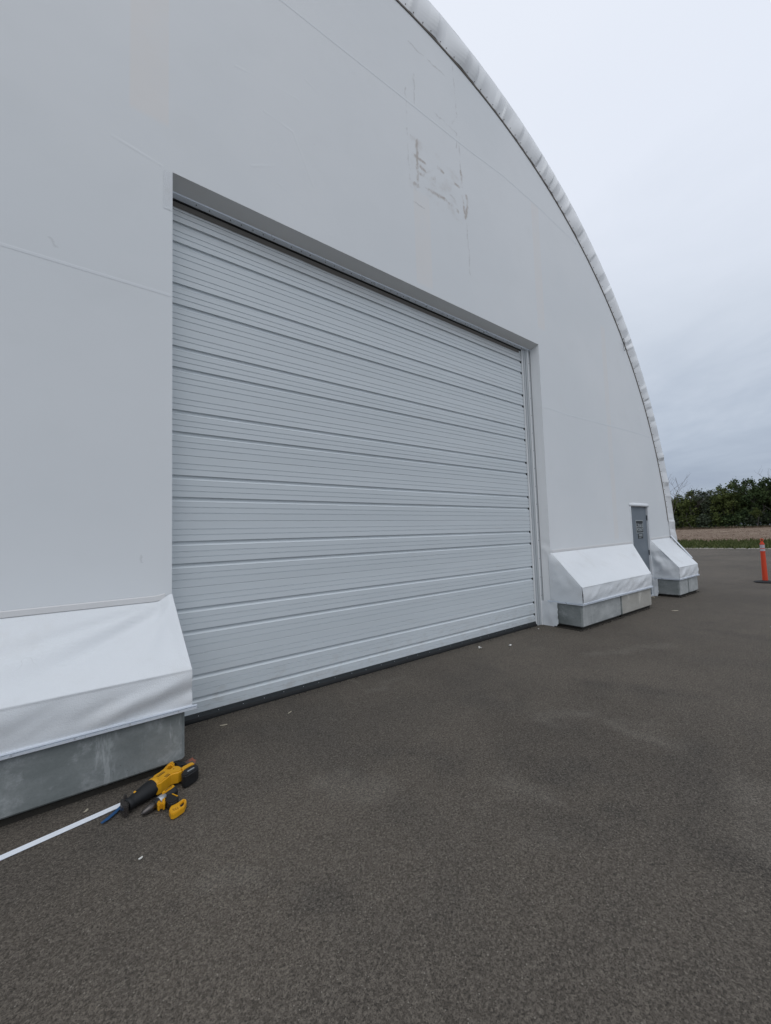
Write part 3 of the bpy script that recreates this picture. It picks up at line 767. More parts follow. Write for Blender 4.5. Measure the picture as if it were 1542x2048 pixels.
def rail(par, pts, h=0.032, d=0.016):
    """two-part clamping channel"""
    bm = bmesh.new()
    for a, b in zip(pts[:-1], pts[1:]):
        a = Vector(a); b = Vector(b); t = (b-a).normalized(); nrm = Vector((t.y, -t.x, 0)).normalized()
        L = [(0.000, 0.010), (d, 0.012), (d+0.002, 0.004), (d*0.55, 0.001), (d*0.55, -0.003), (d*0.9, -0.006), (d*0.9, -h+0.012), (0.0, -h+0.010)]
        A = [bm.verts.new(a - t*0.005 + nrm*u + Vector((0, 0, w))) for u, w in L]; B = [bm.verts.new(b + t*0.005 + nrm*u + Vector((0, 0, w))) for u, w in L]
        for i in range(len(L)): bm.faces.new((A[i], B[i], B[(i+1) % len(L)], A[(i+1) % len(L)]))
        bm.faces.new(A[::-1]); bm.faces.new(B)
    r = obj('clamp_rail', bm, MAT_ALU, par)
    bm = bmesh.new()
    for a, b in zip(pts[:-1], pts[1:]):
        a = Vector(a); b = Vector(b); n = int((b-a).length/0.29); t = (b-a).normalized(); nrm = Vector((t.y, -t.x, 0)).normalized()
        for k in range(n):
            c_ = a + (b-a)*((k+0.6)/max(1, n)) + nrm*(d*0.9) + Vector((0, 0, -0.008))
            bmesh.ops.create_cone(bm, cap_ends=True, segments=6, radius1=0.0055, radius2=0.0045, depth=0.006, matrix=Matrix.Translation(c_) @ nrm.to_track_quat('Z', 'Y').to_matrix().to_4x4())
    if len(bm.verts): tag(obj('bolts', bm, MAT_BOLT, par), kind='stuff')
    else: bm.free()
    return r
# left of the big door
sk1 = skirt('skirt', (-4.9, 1.135), (XL, 1.135), -4.9, 0.603, 11, 260, 0.021, kink=0.055)
rail(sk1, [(-4.9, YF, ZR), (0.628, YF, ZR)])
side_flap(sk1, XL, 1.19, 0.603, 0.0, 3, 0.012, +1)
# between the doors
sk2 = skirt('skirt', (6.43, 1.235), (9.775, 1.275), 6.335, 9.151, 31, 170, 0.022)
side_flap(sk2, 6.43, 1.235, 6.335, 0.03, 5, 0.018, -1, xb=6.385)
side_flap(sk2, 9.775, 1.275, 9.151, 0.03, 8, 0.012, +1, xb=9.775)
rail(sk2, [(6.31, 0.03, ZR), (6.325, YF-0.012, ZR)]); rail(sk2, [(6.325, YF, ZR), (9.165, YF, ZR)])
# right of the small door
sk3 = skirt('skirt', (10.83, 1.32), (12.08, 1.35), 10.770, 12.085, 57, 90, 0.024)
side_flap(sk3, 10.83, 1.32, 10.770, 0.03, 9, 0.050, -1, xb=10.80)
side_flap(sk3, 12.08, 1.35, 12.085, 0.03, 12, 0.012, +1)
rail(sk3, [(10.76, 0.02, ZR), (10.755, YF-0.012, ZR)]); rail(sk3, [(10.755, YF, ZR), (12.11, YF, ZR)])
bm = bmesh.new()
tube(bm, [(12.085, -0.03, 1.405), (12.09, -0.20, 1.17), (12.085, -0.45, 0.83)], 0.016, 8); obj('edge_bar', bm, MAT_ALU2, sk3)
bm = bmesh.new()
tube(bm, [(12.11, -0.02, 1.385), (12.115, -0.20, 1.145), (12.11, -0.45, 0.81)], 0.014, 6); obj('edge_shadow_gap', bm, MAT_SHADE_TIE, sk3)
# hem line where skirt meets the wall
def hem(pts, w=0.05):
    bm = bmesh.new()
    P = [[(x, -0.0012, z), (x, -0.005, z+0.005), (x, -0.005, z+w-0.006), (x, -0.0012, z+w)] for x, z in pts]
    grid(bm, P); return obj('hem_strip', bm, MAT_HEM, bld)
hem([(-4.9, 1.137), (0.43, 1.137), (0.50, 1.15)]); hem([(6.45, 1.235), (9.76, 1.275)]); hem([(10.84, 1.325), (12.05, 1.352)])
# loose apron strips hanging from the skirt ends to the ground
def apron(xa, ya, yb, seed, ztop=0.415):
    bm = bmesh.new(); P = []
    for i in range(15):
        z = ztop*(1-i/14) + 0.0
        row = []
        for j in range(9):
            s = j/8; y = ya + (yb-ya)*s
            rag = (0.012*nz(z*22, 1, seed) - (0.04*(1-z/0.06) if z < 0.06 else 0))*(1 if j == 8 else 0)
            row.append((xa + 0.012*nz(s*3+seed, z*7, 2) + 0.008*nz(s*9, z*3+seed, 4), y - rag, z if j < 8 else z))
        P.append(row)
    grid(bm, P); return obj('apron_flap', bm, MAT_FAB, bld, smooth=True)
apron(6.30, 0.15, -0.135, 2); apron(10.74, 0.02, -0.12, 6)

# ------------------------------------------------------------------ ballast blocks
def block(x0, x1, mat, label, y0=-0.532, y1=-0.045, group='concrete ballast blocks under the fabric skirts', ch=0.022):
    e_ = empty('concrete_block', ((x0+x1)/2, (y0+y1)/2, 0), label, 'block', group)
    bm = bmesh.new()
    # chamfered plan outline, slightly battered top, recessed foot
    def ring(ins, z, chm):
        a0, a1, b0, b1 = x0+ins, x1-ins, y0+ins, y1-ins
        return [bm.verts.new(p) for p in ((a0+chm, b0, z), (a1-chm, b0, z), (a1, b0+chm, z), (a1, b1-chm, z), (a1-chm, b1, z), (a0+chm, b1, z), (a0, b1-chm, z), (a0, b0+chm, z))]
    rs = [ring(0.010, 0.052, ch), ring(0.0, 0.064, ch), ring(0.0, 0.408, ch), ring(0.012, 0.418, ch)]
    for a, b in zip(rs[:-1], rs[1:]):
        for k in range(8): bm.faces.new((a[k], a[(k+1) % 8], b[(k+1) % 8], b[k]))
    bm.faces.new(rs[0][::-1]); bm.faces.new(rs[-1])
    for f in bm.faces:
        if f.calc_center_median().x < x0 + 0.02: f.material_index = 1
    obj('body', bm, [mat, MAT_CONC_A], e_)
    bm = bmesh.new(); P = []
    # rough recessed foot
    n = max(6, int((x1-x0)/0.03)); lo = []; hi = []
    per = [(x0+0.034+(x1-x0-0.068)*k/n, y0+0.034) for k in range(n+1)]
    m2 = 14; per2 = [(x0+0.034, y1-0.02+(y0+0.034-(y1-0.02))*k/m2) for k in range(m2)]
    per3 = [(x1-0.034, y0+0.034+(y1-0.02-(y0+0.034))*k/m2) for k in range(1, m2+1)]
    for x, y in per2 + per + per3:
        lo.append((x + 0.004*nz(x*20, y*20, 1), y - 0.006*abs(nz(x*25, y*20, 3)), 0.0)); hi.append((x, y, 0.056))
    grid(bm, [lo, hi]); obj('foot', bm, MAT_DIRT, e_)
    return e_
block(-2.9, 0.560, MAT_CONC_A, 'long dark grey concrete block at left, behind the power tools')
block(6.333, 7.742, MAT_CONC_B, 'pale mottled grey concrete block nearest the overhead door on its right')
block(7.765, 9.150, MAT_CONC_C, 'buff concrete block just left of the grey personnel door')
block(10.772, 11.37, MAT_CONC_B, 'grey concrete block just right of the grey personnel door')
block(11.39, 12.075, MAT_CONC_B, 'far right end concrete block below the last skirt')
# crumbled dirt beside the blocks
bm = bmesh.new(); rg = random.Random(5)
def crumbs(n, fx, fy, r0, r1):
    for i in range(n):
        r = r0 + (r1-r0)*rg.random()**2
        bmesh.ops.create_icosphere(bm, subdivisions=1, radius=1, matrix=Matrix.Translation((fx(), fy(), r*0.35)) @ Matrix.Rotation(rg.random()*6, 4, 'Z') @ Matrix.Diagonal((r*1.3, r, r*0.7, 1)))
crumbs(260, lambda: 6.31 + rg.gauss(0, 0.012), lambda: rg.uniform(-0.52, -0.06), 0.004, 0.018)
crumbs(260, lambda: rg.uniform(6.32, 9.15), lambda: -0.535 + rg.gauss(0, 0.008), 0.003, 0.010)
crumbs(140, lambda: rg.uniform(10.78, 12.08), lambda: -0.535 + rg.gauss(0, 0.008), 0.003, 0.012)
crumbs(260, lambda: rg.uniform(0.65, 6.2), lambda: 0.150 + rg.gauss(0, 0.012), 0.002, 0.007)
tag(obj('dirt_crumbs', bm, MAT_DIRT), 'dark dirt crumbs lying along the feet of the concrete blocks', 'dirt', kind='stuff')

# ------------------------------------------------------------------ power tools
MAT_YEL = plain('yellow_tool_plastic', (0.66, 0.33, 0.012), 0.42, var=0.08, sc=25)
MAT_TBLK = plain('black_tool_plastic', (0.014, 0.014, 0.015), 0.5, var=0.3, sc=30, bump=0.001)
MAT_BOOT = plain('black_rubber_boot', (0.011, 0.012, 0.013), 0.6, var=0.3, sc=20, bump=0.001)
MAT_STEEL = plain('gunmetal', (0.11, 0.10, 0.095), 0.30, 0.7, var=0.2, sc=30)
MAT_SILV = plain('silver_gearbox', (0.45, 0.47, 0.49), 0.4, 0.5, var=0.1)
MAT_BLUE = plain('blue_painted_blade', (0.025, 0.10, 0.25), 0.4, 0.2, var=0.25, sc=40)
MAT_LBL = plain('label_black', (0.02, 0.02, 0.02), 0.5)
saw = empty('reciprocating_saw', (0.36, -0.74, 0), 'yellow and black cordless reciprocating saw lying against the dark block', 'saw')
bm = bmesh.new()
lathe(bm, (0.186, -0.850, 0.050), (0.345, -0.752, 0.056), [(0, .030), (.02, .036), (.10, .038), (.14, .034), (.22, .037), (.5, .046), (.8, .052), (.95, .053), (1, .048)], 20, 0.95)
boot = obj('rubber_boot', bm, MAT_BOOT, saw, smooth=True)
bm = bmesh.new(); lathe(bm, (0.232, -0.806, 0.082), (0.231, -0.808, 0.094), [(0, .0075), (.8, .0075), (1, .005)], 12); obj('release_button', bm, MAT_YEL, boot)
bm = bmesh.new()   # pivoting shoe
prism(bm, [(0.158, -0.800), (0.184, -0.800), (0.200, -0.850), (0.192, -0.905), (0.172, -0.905), (0.162, -0.870), (0.155, -0.845)], 0.012, 0.074, 0.006)
prism(bm, [(0.176, -0.790), (0.192, -0.800), (0.188, -0.822), (0.172, -0.815)], 0.060, 0.094, 0.004)
obj('shoe', bm, MAT_STEEL, saw)
bm = bmesh.new()
bl = [(0.060, -0.862), (0.066, -0.875), (0.100, -0.858), (0.140, -0.815), (0.176, -0.775), (0.182, -0.757), (0.163, -0.752), (0.118, -0.808), (0.082, -0.842)]
prism(bm, bl, 0.012, 0.0145)
for k in range(18):     # teeth
    t = k/18; a = Vector((0.070, -0.873, 0)); b = Vector((0.140, -0.815, 0)); p = a + (b-a)*t; p2 = a + (b-a)*((k+0.9)/18); mdl = (p+p2)/2 + Vector((0.003, -0.004, 0))
    prism(bm, [(p.x, p.y), (mdl.x, mdl.y), (p2.x, p2.y)], 0.0125, 0.014)
obj('blade', bm, MAT_BLUE, saw)
bm = bmesh.new()
lathe(bm, (0.330, -0.762, 0.056), (0.352, -0.748, 0.057), [(0, .052), (.2, .055), (.8, .055), (1, .052)], 20, 0.95)
obj('collar', bm, MAT_YEL, saw, smooth=True)
body = [(0.336, -0.700), (0.346, -0.682), (0.372, -0.668), (0.405, -0.640), (0.430, -0.602), (0.452, -0.578), (0.474, -0.572), (0.484, -0.590), (0.476, -0.622),
        (0.478, -0.652), (0.500, -0.668), (0.512, -0.705), (0.505, -0.742), (0.482, -0.752), (0.456, -0.745), (0.436, -0.748), (0.412, -0.772), (0.376, -0.802), (0.352, -0.806), (0.340, -0.790)]
hole = [(0.424, -0.652), (0.440, -0.618), (0.457, -0.610), (0.463, -0.636), (0.461, -0.658), (0.442, -0.670)]
bm = bmesh.new(); prism(bm, body, 0.016, 0.092, 0.008, holes=[hole], seg=3); bd = obj('body_shell', bm, MAT_YEL, saw, smooth=False)
bm = bmesh.new(); prism(bm, [(0.430, -0.654), (0.444, -0.622), (0.461, -0.616), (0.460, -0.658), (0.442, -0.667)], 0.020, 0.062, 0.003); obj('trigger', bm, MAT_TBLK, saw)
bm = bmesh.new()
prism(bm, [(0.358, -0.712), (0.402, -0.680), (0.412, -0.695), (0.368, -0.727)], 0.0915, 0.0932); obj('name_plate', bm, MAT_LBL, bd)
RZ = lambda x, y, z, a: Matrix.Translation((x, y, z)) @ Matrix.Rotation(a, 4, 'Z')
text_mesh('lettering', 'DEWALT', 0.0135, MAT_YEL, bd, RZ(0.386, -0.7040, 0.0936, math.radians(36)), bold=0.0003)
bm = bmesh.new()
for k in range(4):
    a = Vector((0.398 + 0.007*k, -0.745 + 0.005*k)); prism(bm, [(a.x, a.y), (a.x+0.012, a.y-0.018), (a.x+0.0145, a.y-0.0165), (a.x+0.0025, a.y+0.0015)], 0.0910, 0.0928)
obj('vent_slots', bm, MAT_LBL, bd)
bm = bmesh.new(); prism(bm, [(0.478, -0.566), (0.492, -0.562), (0.520, -0.590), (0.552, -0.636), (0.560, -0.668), (0.545, -0.692), (0.520, -0.680), (0.500, -0.662), (0.482, -0.640), (0.478, -0.610), (0.484, -0.588)], 0.020, 0.086, 0.012, seg=3)
obj('grip', bm, MAT_TBLK, saw, smooth=False)
bm = bmesh.new(); prism(bm, [(0.500, -0.706), (0.520, -0.690), (0.572, -0.672), (0.588, -0.684), (0.590, -0.704), (0.570, -0.712), (0.520, -0.736), (0.504, -0.744)], 0.014, 0.090, 0.006); obj('battery_foot', bm, MAT_YEL, saw)
bm = bmesh.new(); prism(bm, [(0.500, -0.748), (0.520, -0.738), (0.572, -0.714), (0.596, -0.706), (0.604, -0.722), (0.606, -0.760), (0.590, -0.785), (0.520, -0.822), (0.502, -0.818), (0.494, -0.800)], 0.006, 0.086, 0.009, seg=3)
bt = obj('battery', bm, MAT_TBLK, saw)
bm = bmesh.new(); prism(bm, [(0.530, -0.770), (0.575, -0.748), (0.580, -0.760), (0.535, -0.782)], 0.0865, 0.0875); obj('battery_label', bm, MAT_SILV, bt)
bm = bmesh.new(); lathe(bm, (0.462, -0.690, 0.090), (0.462, -0.690, 0.094), [(0, .004), (1, .0035)], 8); obj('case_screw', bm, plain('red_brown_screw', (0.25, 0.06, 0.03), 0.5), bd)

drill = empty('cordless_drill', (0.40, -0.92, 0), 'small yellow and black cordless drill without battery, lying in front of the saw', 'drill')
ax0, ax1 = Vector((0.252, -0.950, 0.022)), Vector((0.452, -0.846, 0.034))
P_ = lambda t: ax0 + (ax1-ax0)*t
bm = bmesh.new(); lathe(bm, ax0, P_(0.36), [(0, .003), (.10, .006), (.14, .013), (.55, .021), (.62, .023), (1, .024)], 16); ch = obj('chuck', bm, MAT_STEEL, drill, smooth=True)
bm = bmesh.new(); lathe(bm, P_(0.36), P_(0.50), [(0, .025), (.35, .027), (.4, .025), (1, .027)], 16); obj('clutch_ring', bm, MAT_TBLK, drill, smooth=False)
bm = bmesh.new(); lathe(bm, P_(0.48), P_(0.66), [(0, .026), (.1, .029), (1, .031)], 16); obj('gearbox', bm, MAT_SILV, drill, smooth=True)
bm = bmesh.new(); lathe(bm, P_(0.64), P_(1.0), [(0, .030), (.1, .032), (.8, .031), (.95, .027), (1, .02)], 16); mh = obj('motor_housing', bm, MAT_TBLK, drill, smooth=True)
bm = bmesh.new()
prism(bm, [(0.372, -0.868), (0.368, -0.884), (0.378, -0.892), (0.438, -0.862), (0.446, -0.850), (0.440, -0.838), (0.430, -0.838)], 0.030, 0.068, 0.004)
yt = obj('top_shell', bm, MAT_YEL, drill)
text_mesh('lettering', 'DEWALT', 0.0115, MAT_LBL, yt, RZ(0.408, -0.864, 0.0683, math.radians(27)), bold=0.0003)
bm = bmesh.new()
prism(bm, [(0.342, -0.912), (0.368, -0.905), (0.392, -0.905), (0.400, -0.918), (0.384, -0.935), (0.374, -0.970), (0.366, -0.974), (0.362, -0.952), (0.350, -0.950), (0.346, -0.968), (0.338, -0.960), (0.336, -0.925)],
      0.008, 0.046, 0.004, holes=[[(0.352, -0.925), (0.364, -0.918), (0.370, -0.930), (0.358, -0.940)]])
obj('side_shell', bm, MAT_YEL, drill)
bm = bmesh.new(); prism(bm, [(0.392, -0.890), (0.418, -0.898), (0.436, -0.940), (0.452, -0.972), (0.440, -0.998), (0.412, -1.012), (0.392, -1.004), (0.384, -0.970), (0.378, -0.940), (0.384, -0.905)], 0.010, 0.054, 0.008, seg=3)
hd = obj('handle', bm, MAT_TBLK, drill)
bm = bmesh.new(); prism(bm, [(0.418, -0.915), (0.424, -0.913), (0.448, -0.962), (0.441, -0.964)], 0.054, 0.0575, 0.001); obj('handle_stripe', bm, MAT_YEL, hd)
bm = bmesh.new()
ft = [(0.386, -1.040), (0.400, -1.006), (0.432, -1.000), (0.472, -0.978), (0.486, -0.992), (0.484, -1.020), (0.464, -1.066), (0.424, -1.088), (0.402, -1.094), (0.390, -1.084)]
prism(bm, ft, 0.004, 0.038, 0.004, holes=[[(0.447, -1.018), (0.471, -1.002), (0.469, -1.032), (0.453, -1.052), (0.445, -1.048)]])
f_ = obj('battery_foot', bm, MAT_YEL, drill)
bm = bmesh.new()
prism(bm, [(0.443, -1.020), (0.474, -1.000), (0.472, -1.034), (0.454, -1.056), (0.441, -1.050)], 0.006, 0.026); obj('foot_recess', bm, MAT_TBLK, f_)
bm = bmesh.new()
for k in range(3): prism(bm, [(0.402 + 0.012*k, -1.046 - 0.001*k), (0.408 + 0.012*k, -1.044), (0.414 + 0.010*k, -1.066), (0.408 + 0.010*k, -1.068)], 0.0375, 0.0395)
obj('foot_ribs', bm, plain('ochre_plastic', (0.42, 0.20, 0.01), 0.5), f_)

# white strip on the ground
stp = bmesh.new()
a0, a1 = Vector((-0.95, -0.930)), Vector((0.505, -0.672)); 
def stripxy(t, w): 
    p = a0 + (a1-a0)*t; n_ = Vector((-(a1-a0).y, (a1-a0).x)).normalized(); return p + n_*w
prism(stp, [tuple(stripxy(0, -.022)), tuple(stripxy(1, -.022)), tuple(stripxy(1, .022)), tuple(stripxy(0, .022))], 0.003, 0.0075, 0.0012)
tag(obj('metal_strip', stp, MAT_ALU2), 'long thin white metal strip lying on the asphalt under the saw', 'strip')
# marks and litter
pm = M('faded_orange_paint', 0.9, 0, 0.2)
pn = pm.rng(pm.math('ADD', pm.noise(45, 4, 0.7), pm.math('MULTIPLY', pm.noise(14, 2), 0.5)), 0.70, 0.98)
pm.color(pm.mix(pn, (0.115, 0.10, 0.088), (0.48, 0.13, 0.07)))
bm = bmesh.new()
cxp, cyp = 0.592, -0.515
vs = []
for k in range(40):
    a = 2*math.pi*k/40; r = 1 + 0.45*nz(math.cos(a)*2.2, math.sin(a)*2.2, 3)
    vs.append(bm.verts.new((cxp + 0.052*r*math.cos(a)*0.8 + 0.02*math.sin(a), cyp + 0.075*r*math.sin(a), 0.004)))
bm.faces.new(vs)
pmk = obj('paint_mark', bm, pm.m); pmk['kind'] = 'structure'; pmk.parent = asphalt

MAT_PAPER = plain('white_litter', (0.72, 0.71, 0.66), 0.8, var=0.1)
MAT_CHIP = plain('pale_wood_chip', (0.42, 0.38, 0.29), 0.9, var=0.2, sc=40)
MAT_BLUEL = plain('blue_white_litter', (0.45, 0.62, 0.72), 0.6, var=0.1)
def scrap(name, x, y, L, W, rz, mat, label, cat, curl=0.01):
    bm = bmesh.new(); rr = random.Random(int(abs(x)*1000))
    P = []
    for i in range(6):
        t = i/5 - 0.5; w = W*(1 - 1.2*abs(t)**2) * (0.8 + 0.4*rr.random())
        P.append([(t*L, -w/2, 0.002 + curl*abs(t)*1.2), (t*L, 0, 0.005 + curl*0.5), (t*L, w/2, 0.002 + curl*abs(t))])
    grid(bm, P); r = bmesh.ops.extrude_face_region(bm, geom=list(bm.faces))
    for v in [g for g in r['geom'] if isinstance(g, bmesh.types.BMVert)]: v.co.z += 0.003
    o = obj(name, bm, mat); o.location = (x, y, 0); o.rotation_euler = (0, 0, rz); tag(o, label, cat); return o
scrap('paper_scrap', 4.38, -0.06, 0.06, 0.035, 1.2, MAT_PAPER, 'upright white scrap on the asphalt in front of the overhead door', 'litter', 0.04)
scrap('paper_scrap', 4.80, -0.25, 0.06, 0.03, 0.2, MAT_PAPER, 'white curled scrap right of the upright scrap by the overhead door', 'litter', 0.02)
scrap('paper_scrap', 8.60, -2.42, 0.16, 0.05, 2.5, MAT_BLUEL, 'pale bluish scrap lying far out on the open asphalt', 'litter', 0.01)
scrap('wood_chip', -0.01, -0.66, 0.030, 0.014, 0.9, MAT_CHIP, 'pale chip between the dark block and the white strip', 'wood chip', 0.004)
scrap('wood_chip', 0.22, -1.30, 0.020, 0.010, 0.4, MAT_PAPER, 'tiny pale chip on the asphalt in front of the drill', 'wood chip', 0.004)
scrap('wood_chip', 9.05, -0.95, 0.12, 0.035, -0.7, MAT_CHIP, 'thin pale chip in front of the buff concrete block', 'wood chip', 0.006)
scrap('wood_chip', 10.45, -0.10, 0.10, 0.06, 0.2, MAT_CHIP, 'sandy crumb heap at the foot of the grey personnel door', 'wood chip', 0.02)
scrap('wood_chip', 5.95, 0.02, 0.03, 0.02, 0.2, MAT_PAPER, 'tiny white chip at the right foot of the overhead door', 'wood chip', 0.01)
scrap('wood_chip', 0.95, -0.05, 0.06, 0.008, -0.3, MAT_CHIP, 'thin straw lying close to the left end of the door seal', 'wood chip', 0.003)
scrap('wood_chip', 1.50, -0.20, 0.05, 0.008, 0.5, MAT_CHIP, 'second thin straw, farther along the door seal', 'wood chip', 0.003)

# ------------------------------------------------------------------ traffic delineator
MAT_OR = plain('orange_plastic', (0.66, 0.065, 0.022), 0.5, var=0.06)
MAT_REFL = plain('silver_reflective_tape', (0.50, 0.46, 0.50), 0.35, var=0.08, sc=20)
dl = empty('traffic_delineator', (15.0, -1.27, 0), 'orange tubular traffic post on black base standing on the asphalt', 'traffic post')
X0, Y0 = 15.0, -1.27
bm = bmesh.new(); lathe(bm, (X0, Y0, 0.0), (X0, Y0, 0.062), [(0, .245), (.35, .245), (.6, .21), (1, .075)], 8); obj('base', bm, MAT_RUBBER, dl)
bm = bmesh.new(); lathe(bm, (X0, Y0, 0.05), (X0, Y0, 1.075), [(0, .058), (.02, .060), (.78, .050), (.785, .056), (.80, .056), (.805, .050), (.99, .049), (.992, .058), (1, .052)], 20); tb = obj('tube', bm, MAT_OR, dl, smooth=False)
for z0, z1 in ((0.955, 1.045), (0.865, 0.935)):
    bm = bmesh.new(); lathe(bm, (X0, Y0, z0), (X0, Y0, z1), [(0, .0525), (1, .0520)], 20); obj('reflective_band', bm, MAT_REFL, tb)
bm = bmesh.new()
lathe(bm, (X0, Y0, 1.07), (X0, Y0, 1.15), [(0, .044), (.5, .040), (.55, .025), (1, .022)], 14)
tube(bm, [(X0, Y0 + 0.028*math.cos(a), 1.175 + 0.038*math.sin(a)) for a in [k*math.pi/6 - 0.5 for k in range(14)]], 0.010, 8)
obj('handle', bm, MAT_OR, dl)
st = empty('marker_stake', (35.6, 1.45, 0), 'thin orange marker stake on the grass verge behind the traffic post', 'stake')
bm = bmesh.new(); bbox(bm, (35.585, 1.435, 0), (35.615, 1.465, 0.62)); obj('shaft', bm, MAT_CHIP, st)
bm = bmesh.new(); bbox(bm, (35.580, 1.43, 0.42), (35.620, 1.47, 0.60)); obj('painted_top', bm, MAT_OR, st)

# ------------------------------------------------------------------ trees beyond the field
def leafmat(name, a, b, c_):
    q = M(name, 0.75, 0, 0.15); ri = q.n('ShaderNodeNewGeometry').outputs['Random Per Island']
    cl = q.noise(0.45, 3, 0.5)
    q.color(q.mix(q.rng(cl, 0.35, 0.65), q.mix(ri, a, b), q.mix(ri, b, c_))); return q.m
LM = [leafmat('olive_leaves', (0.050, 0.072, 0.020), (0.095, 0.122, 0.036), (0.16, 0.185, 0.06)),
      leafmat('dark_leaves', (0.026, 0.044, 0.018), (0.050, 0.078, 0.030), (0.085, 0.12, 0.044)),
      leafmat('bluish_leaves', (0.045, 0.062, 0.042), (0.078, 0.098, 0.062), (0.11, 0.13, 0.08))]
MAT_BARK = plain('grey_bark', (0.085, 0.078, 0.068), 0.9, var=0.3, sc=4)
MAT_DEAD = plain('bare_grey_branches', (0.16, 0.14, 0.13), 0.9, var=0.2, sc=4)
def branch(bm, p, d, L, r, depth, rg, up=0.25, split=3):
    n = 4; pts = [p]; dd = d.normalized()
    for i in range(n):
        dd = (dd + Vector((rg.gauss(0, .13), rg.gauss(0, .13), rg.gauss(0, .08) + up*0.12))).normalized(); pts.append(pts[-1] + dd*L/n)
    tube(bm, pts, r, 5 if depth > 1 else 3, cap=False, radii=[r*(1-0.5*i/n) for i in range(n+1)])
    ends = [pts[-1]]
    if depth > 0:
        for k in range(split):
            i = rg.randint(2, n); a = rg.random()*6.28
            nd = (dd*0.75 + Vector((math.cos(a), math.sin(a), 0.35))*0.75).normalized()
            ends += branch(bm, pts[i], nd, L*0.62, r*0.52, depth-1, rg, up, split)
    return ends
def tree_meshes(seed, H=10.0, W=2.6, leaves=1500, low=0.16, mat=0):
    rg = random.Random(seed)
    bt = bmesh.new(); ends = branch(bt, Vector((0, 0, -0.2)), Vector((rg.gauss(0, .04), rg.gauss(0, .04), 1)), H*0.55, 0.16, 2, rg, split=4)
    trunk = bpy.data.meshes.new('trunk'); bt.to_mesh(trunk); bt.free(); trunk.materials.append(MAT_BARK)
    vs, fs = [], []
    clumps = []
    for i in range(46):
        t = rg.random()**0.8; z = H*(low + (0.97-low)*t)
        prof_ = (math.sin(math.pi*min(1, 0.18+0.80*t))**0.6)*W
        a = rg.random()*6.28; rr = prof_*(0.35+0.65*rg.random())
        clumps.append((Vector((rr*math.cos(a), rr*math.sin(a), z)), 0.55 + 0.65*rg.random()*(1.15-t)))
    for e_ in ends:
        if e_.z > H*0.3: clumps.append((e_.copy(), 0.6))
    clumps.append((Vector((0, 0, H*0.97)), 0.5))
    for i in range(leaves):
        c_, r = clumps[rg.randrange(len(clumps))]
        p = c_ + Vector((rg.gauss(0, .5), rg.gauss(0, .5), rg.gauss(0, .42)))*r*1.25
        if p.z < 0.1: continue
        s = 0.10 + 0.17*rg.random()
        n = Vector((rg.gauss(0, 1), rg.gauss(0, 1), rg.gauss(0.5, 1))).normalized(); t = n.orthogonal().normalized()
        t = (Matrix.Rotation(rg.random()*6.28, 3, n) @ t); b = n.cross(t)
        k = len(vs); vs += [p + t*s, p + b*s*0.75, p - t*s, p - b*s*0.75]; fs.append((k, k+1, k+2, k+3))
    crown = bpy.data.meshes.new('crown'); crown.from_pydata([tuple(v) for v in vs], [], fs); crown.materials.append(LM[mat])
    return trunk, crown
KIND = [tree_meshes(10+i, 10.0, w, n, lo, mt) for i, (w, n, lo, mt) in enumerate(((2.5, 2600, .14, 0), (2.9, 3000, .10, 1), (2.2, 2300, .16, 0), (2.7, 2600, .12, 2), (3.1, 3200, .08, 1)))]
def put_tree(k, x, y, h, w, rz, label, group='trees of the wood behind the field'):
    e_ = empty('broadleaf_tree', (x, y, GZ(x)), label, 'tree', group, rz); e_.scale = (w, w, h/10.0)
    for nm, me in (('trunk', KIND[k][0]), ('crown', KIND[k][1])):
        o = bpy.data.objects.new(nm, me); COL.objects.link(o); o.parent = e_
    return e_
def skyline(y):
    T = [(8, 12), (15.6, 12.0), (17, 11.6), (19.2, 12.4), (21.2, 10.4), (22.9, 11.8), (25.1, 11.2), (27.8, 9.7), (30.4, 10.6), (33.2, 9.6), (35.5, 10.0), (37, 9.4), (50, 10.5), (80, 11)]
    if y <= T[0][0]: return T[0][1]
    for (a, p), (b, q_) in zip(T[:-1], T[1:]):
        if y <= b: return p + (q_-p)*(y-a)/(b-a)
    return T[-1][1]
rg = random.Random(21)
front = {  # y: (kind, label)
 16.3: (4, 'tall dark green tree at the right edge of the wood, right of the traffic post'),
 19.4: (1, 'tallest dark rounded tree of the wood, just left of the traffic post'),
 22.8: (2, 'olive green tree with a pointed top, second from the tallest dark tree'),
 25.3: (0, 'loose olive green tree near the middle of the visible wood'),
 28.6: (3, 'low bluish green tree filling the dip in the skyline of the wood'),
 31.2: (2, 'olive tree with a small pointed top left of the dip in the skyline'),
 34.2: (0, 'olive green tree beside the bare tree, nearest the white building edge')}
for y, (k, lb) in front.items():
    put_tree(k, 130 + rg.uniform(-1, 1), y, skyline(y)*0.99, 0.95 + 0.1*rg.random(), rg.random()*6, lb)
for y in [-22 + 3.6*i for i in range(10)] + [37.8 + 3.7*i for i in range(9)]:
    put_tree(rg.randrange(5), 130 + rg.uniform(-2, 2), y, skyline(y)*rg.uniform(.9, 1.05), rg.uniform(.9, 1.2), rg.random()*6, 'green broadleaf tree in the crowded edge of the wood behind the field', 'front trees of the wood outside the view')
for row, (x, dy, f) in enumerate(((134.5, 3.3, .84), (139.5, 3.6, .86), (145, 4.0, .90), (151, 4.6, .94))):
    y = -26 + row*1.3
    while y < 78:
        put_tree(rg.randrange(5), x + rg.uniform(-1.5, 1.5), y + rg.uniform(-1, 1), skyline(y*130/x)*f*rg.uniform(.86, 1.03), rg.uniform(1.0, 1.35), rg.random()*6,
                 'dark green tree deep inside the wood behind its front trees', 'trees deep inside the wood')
        y += dy
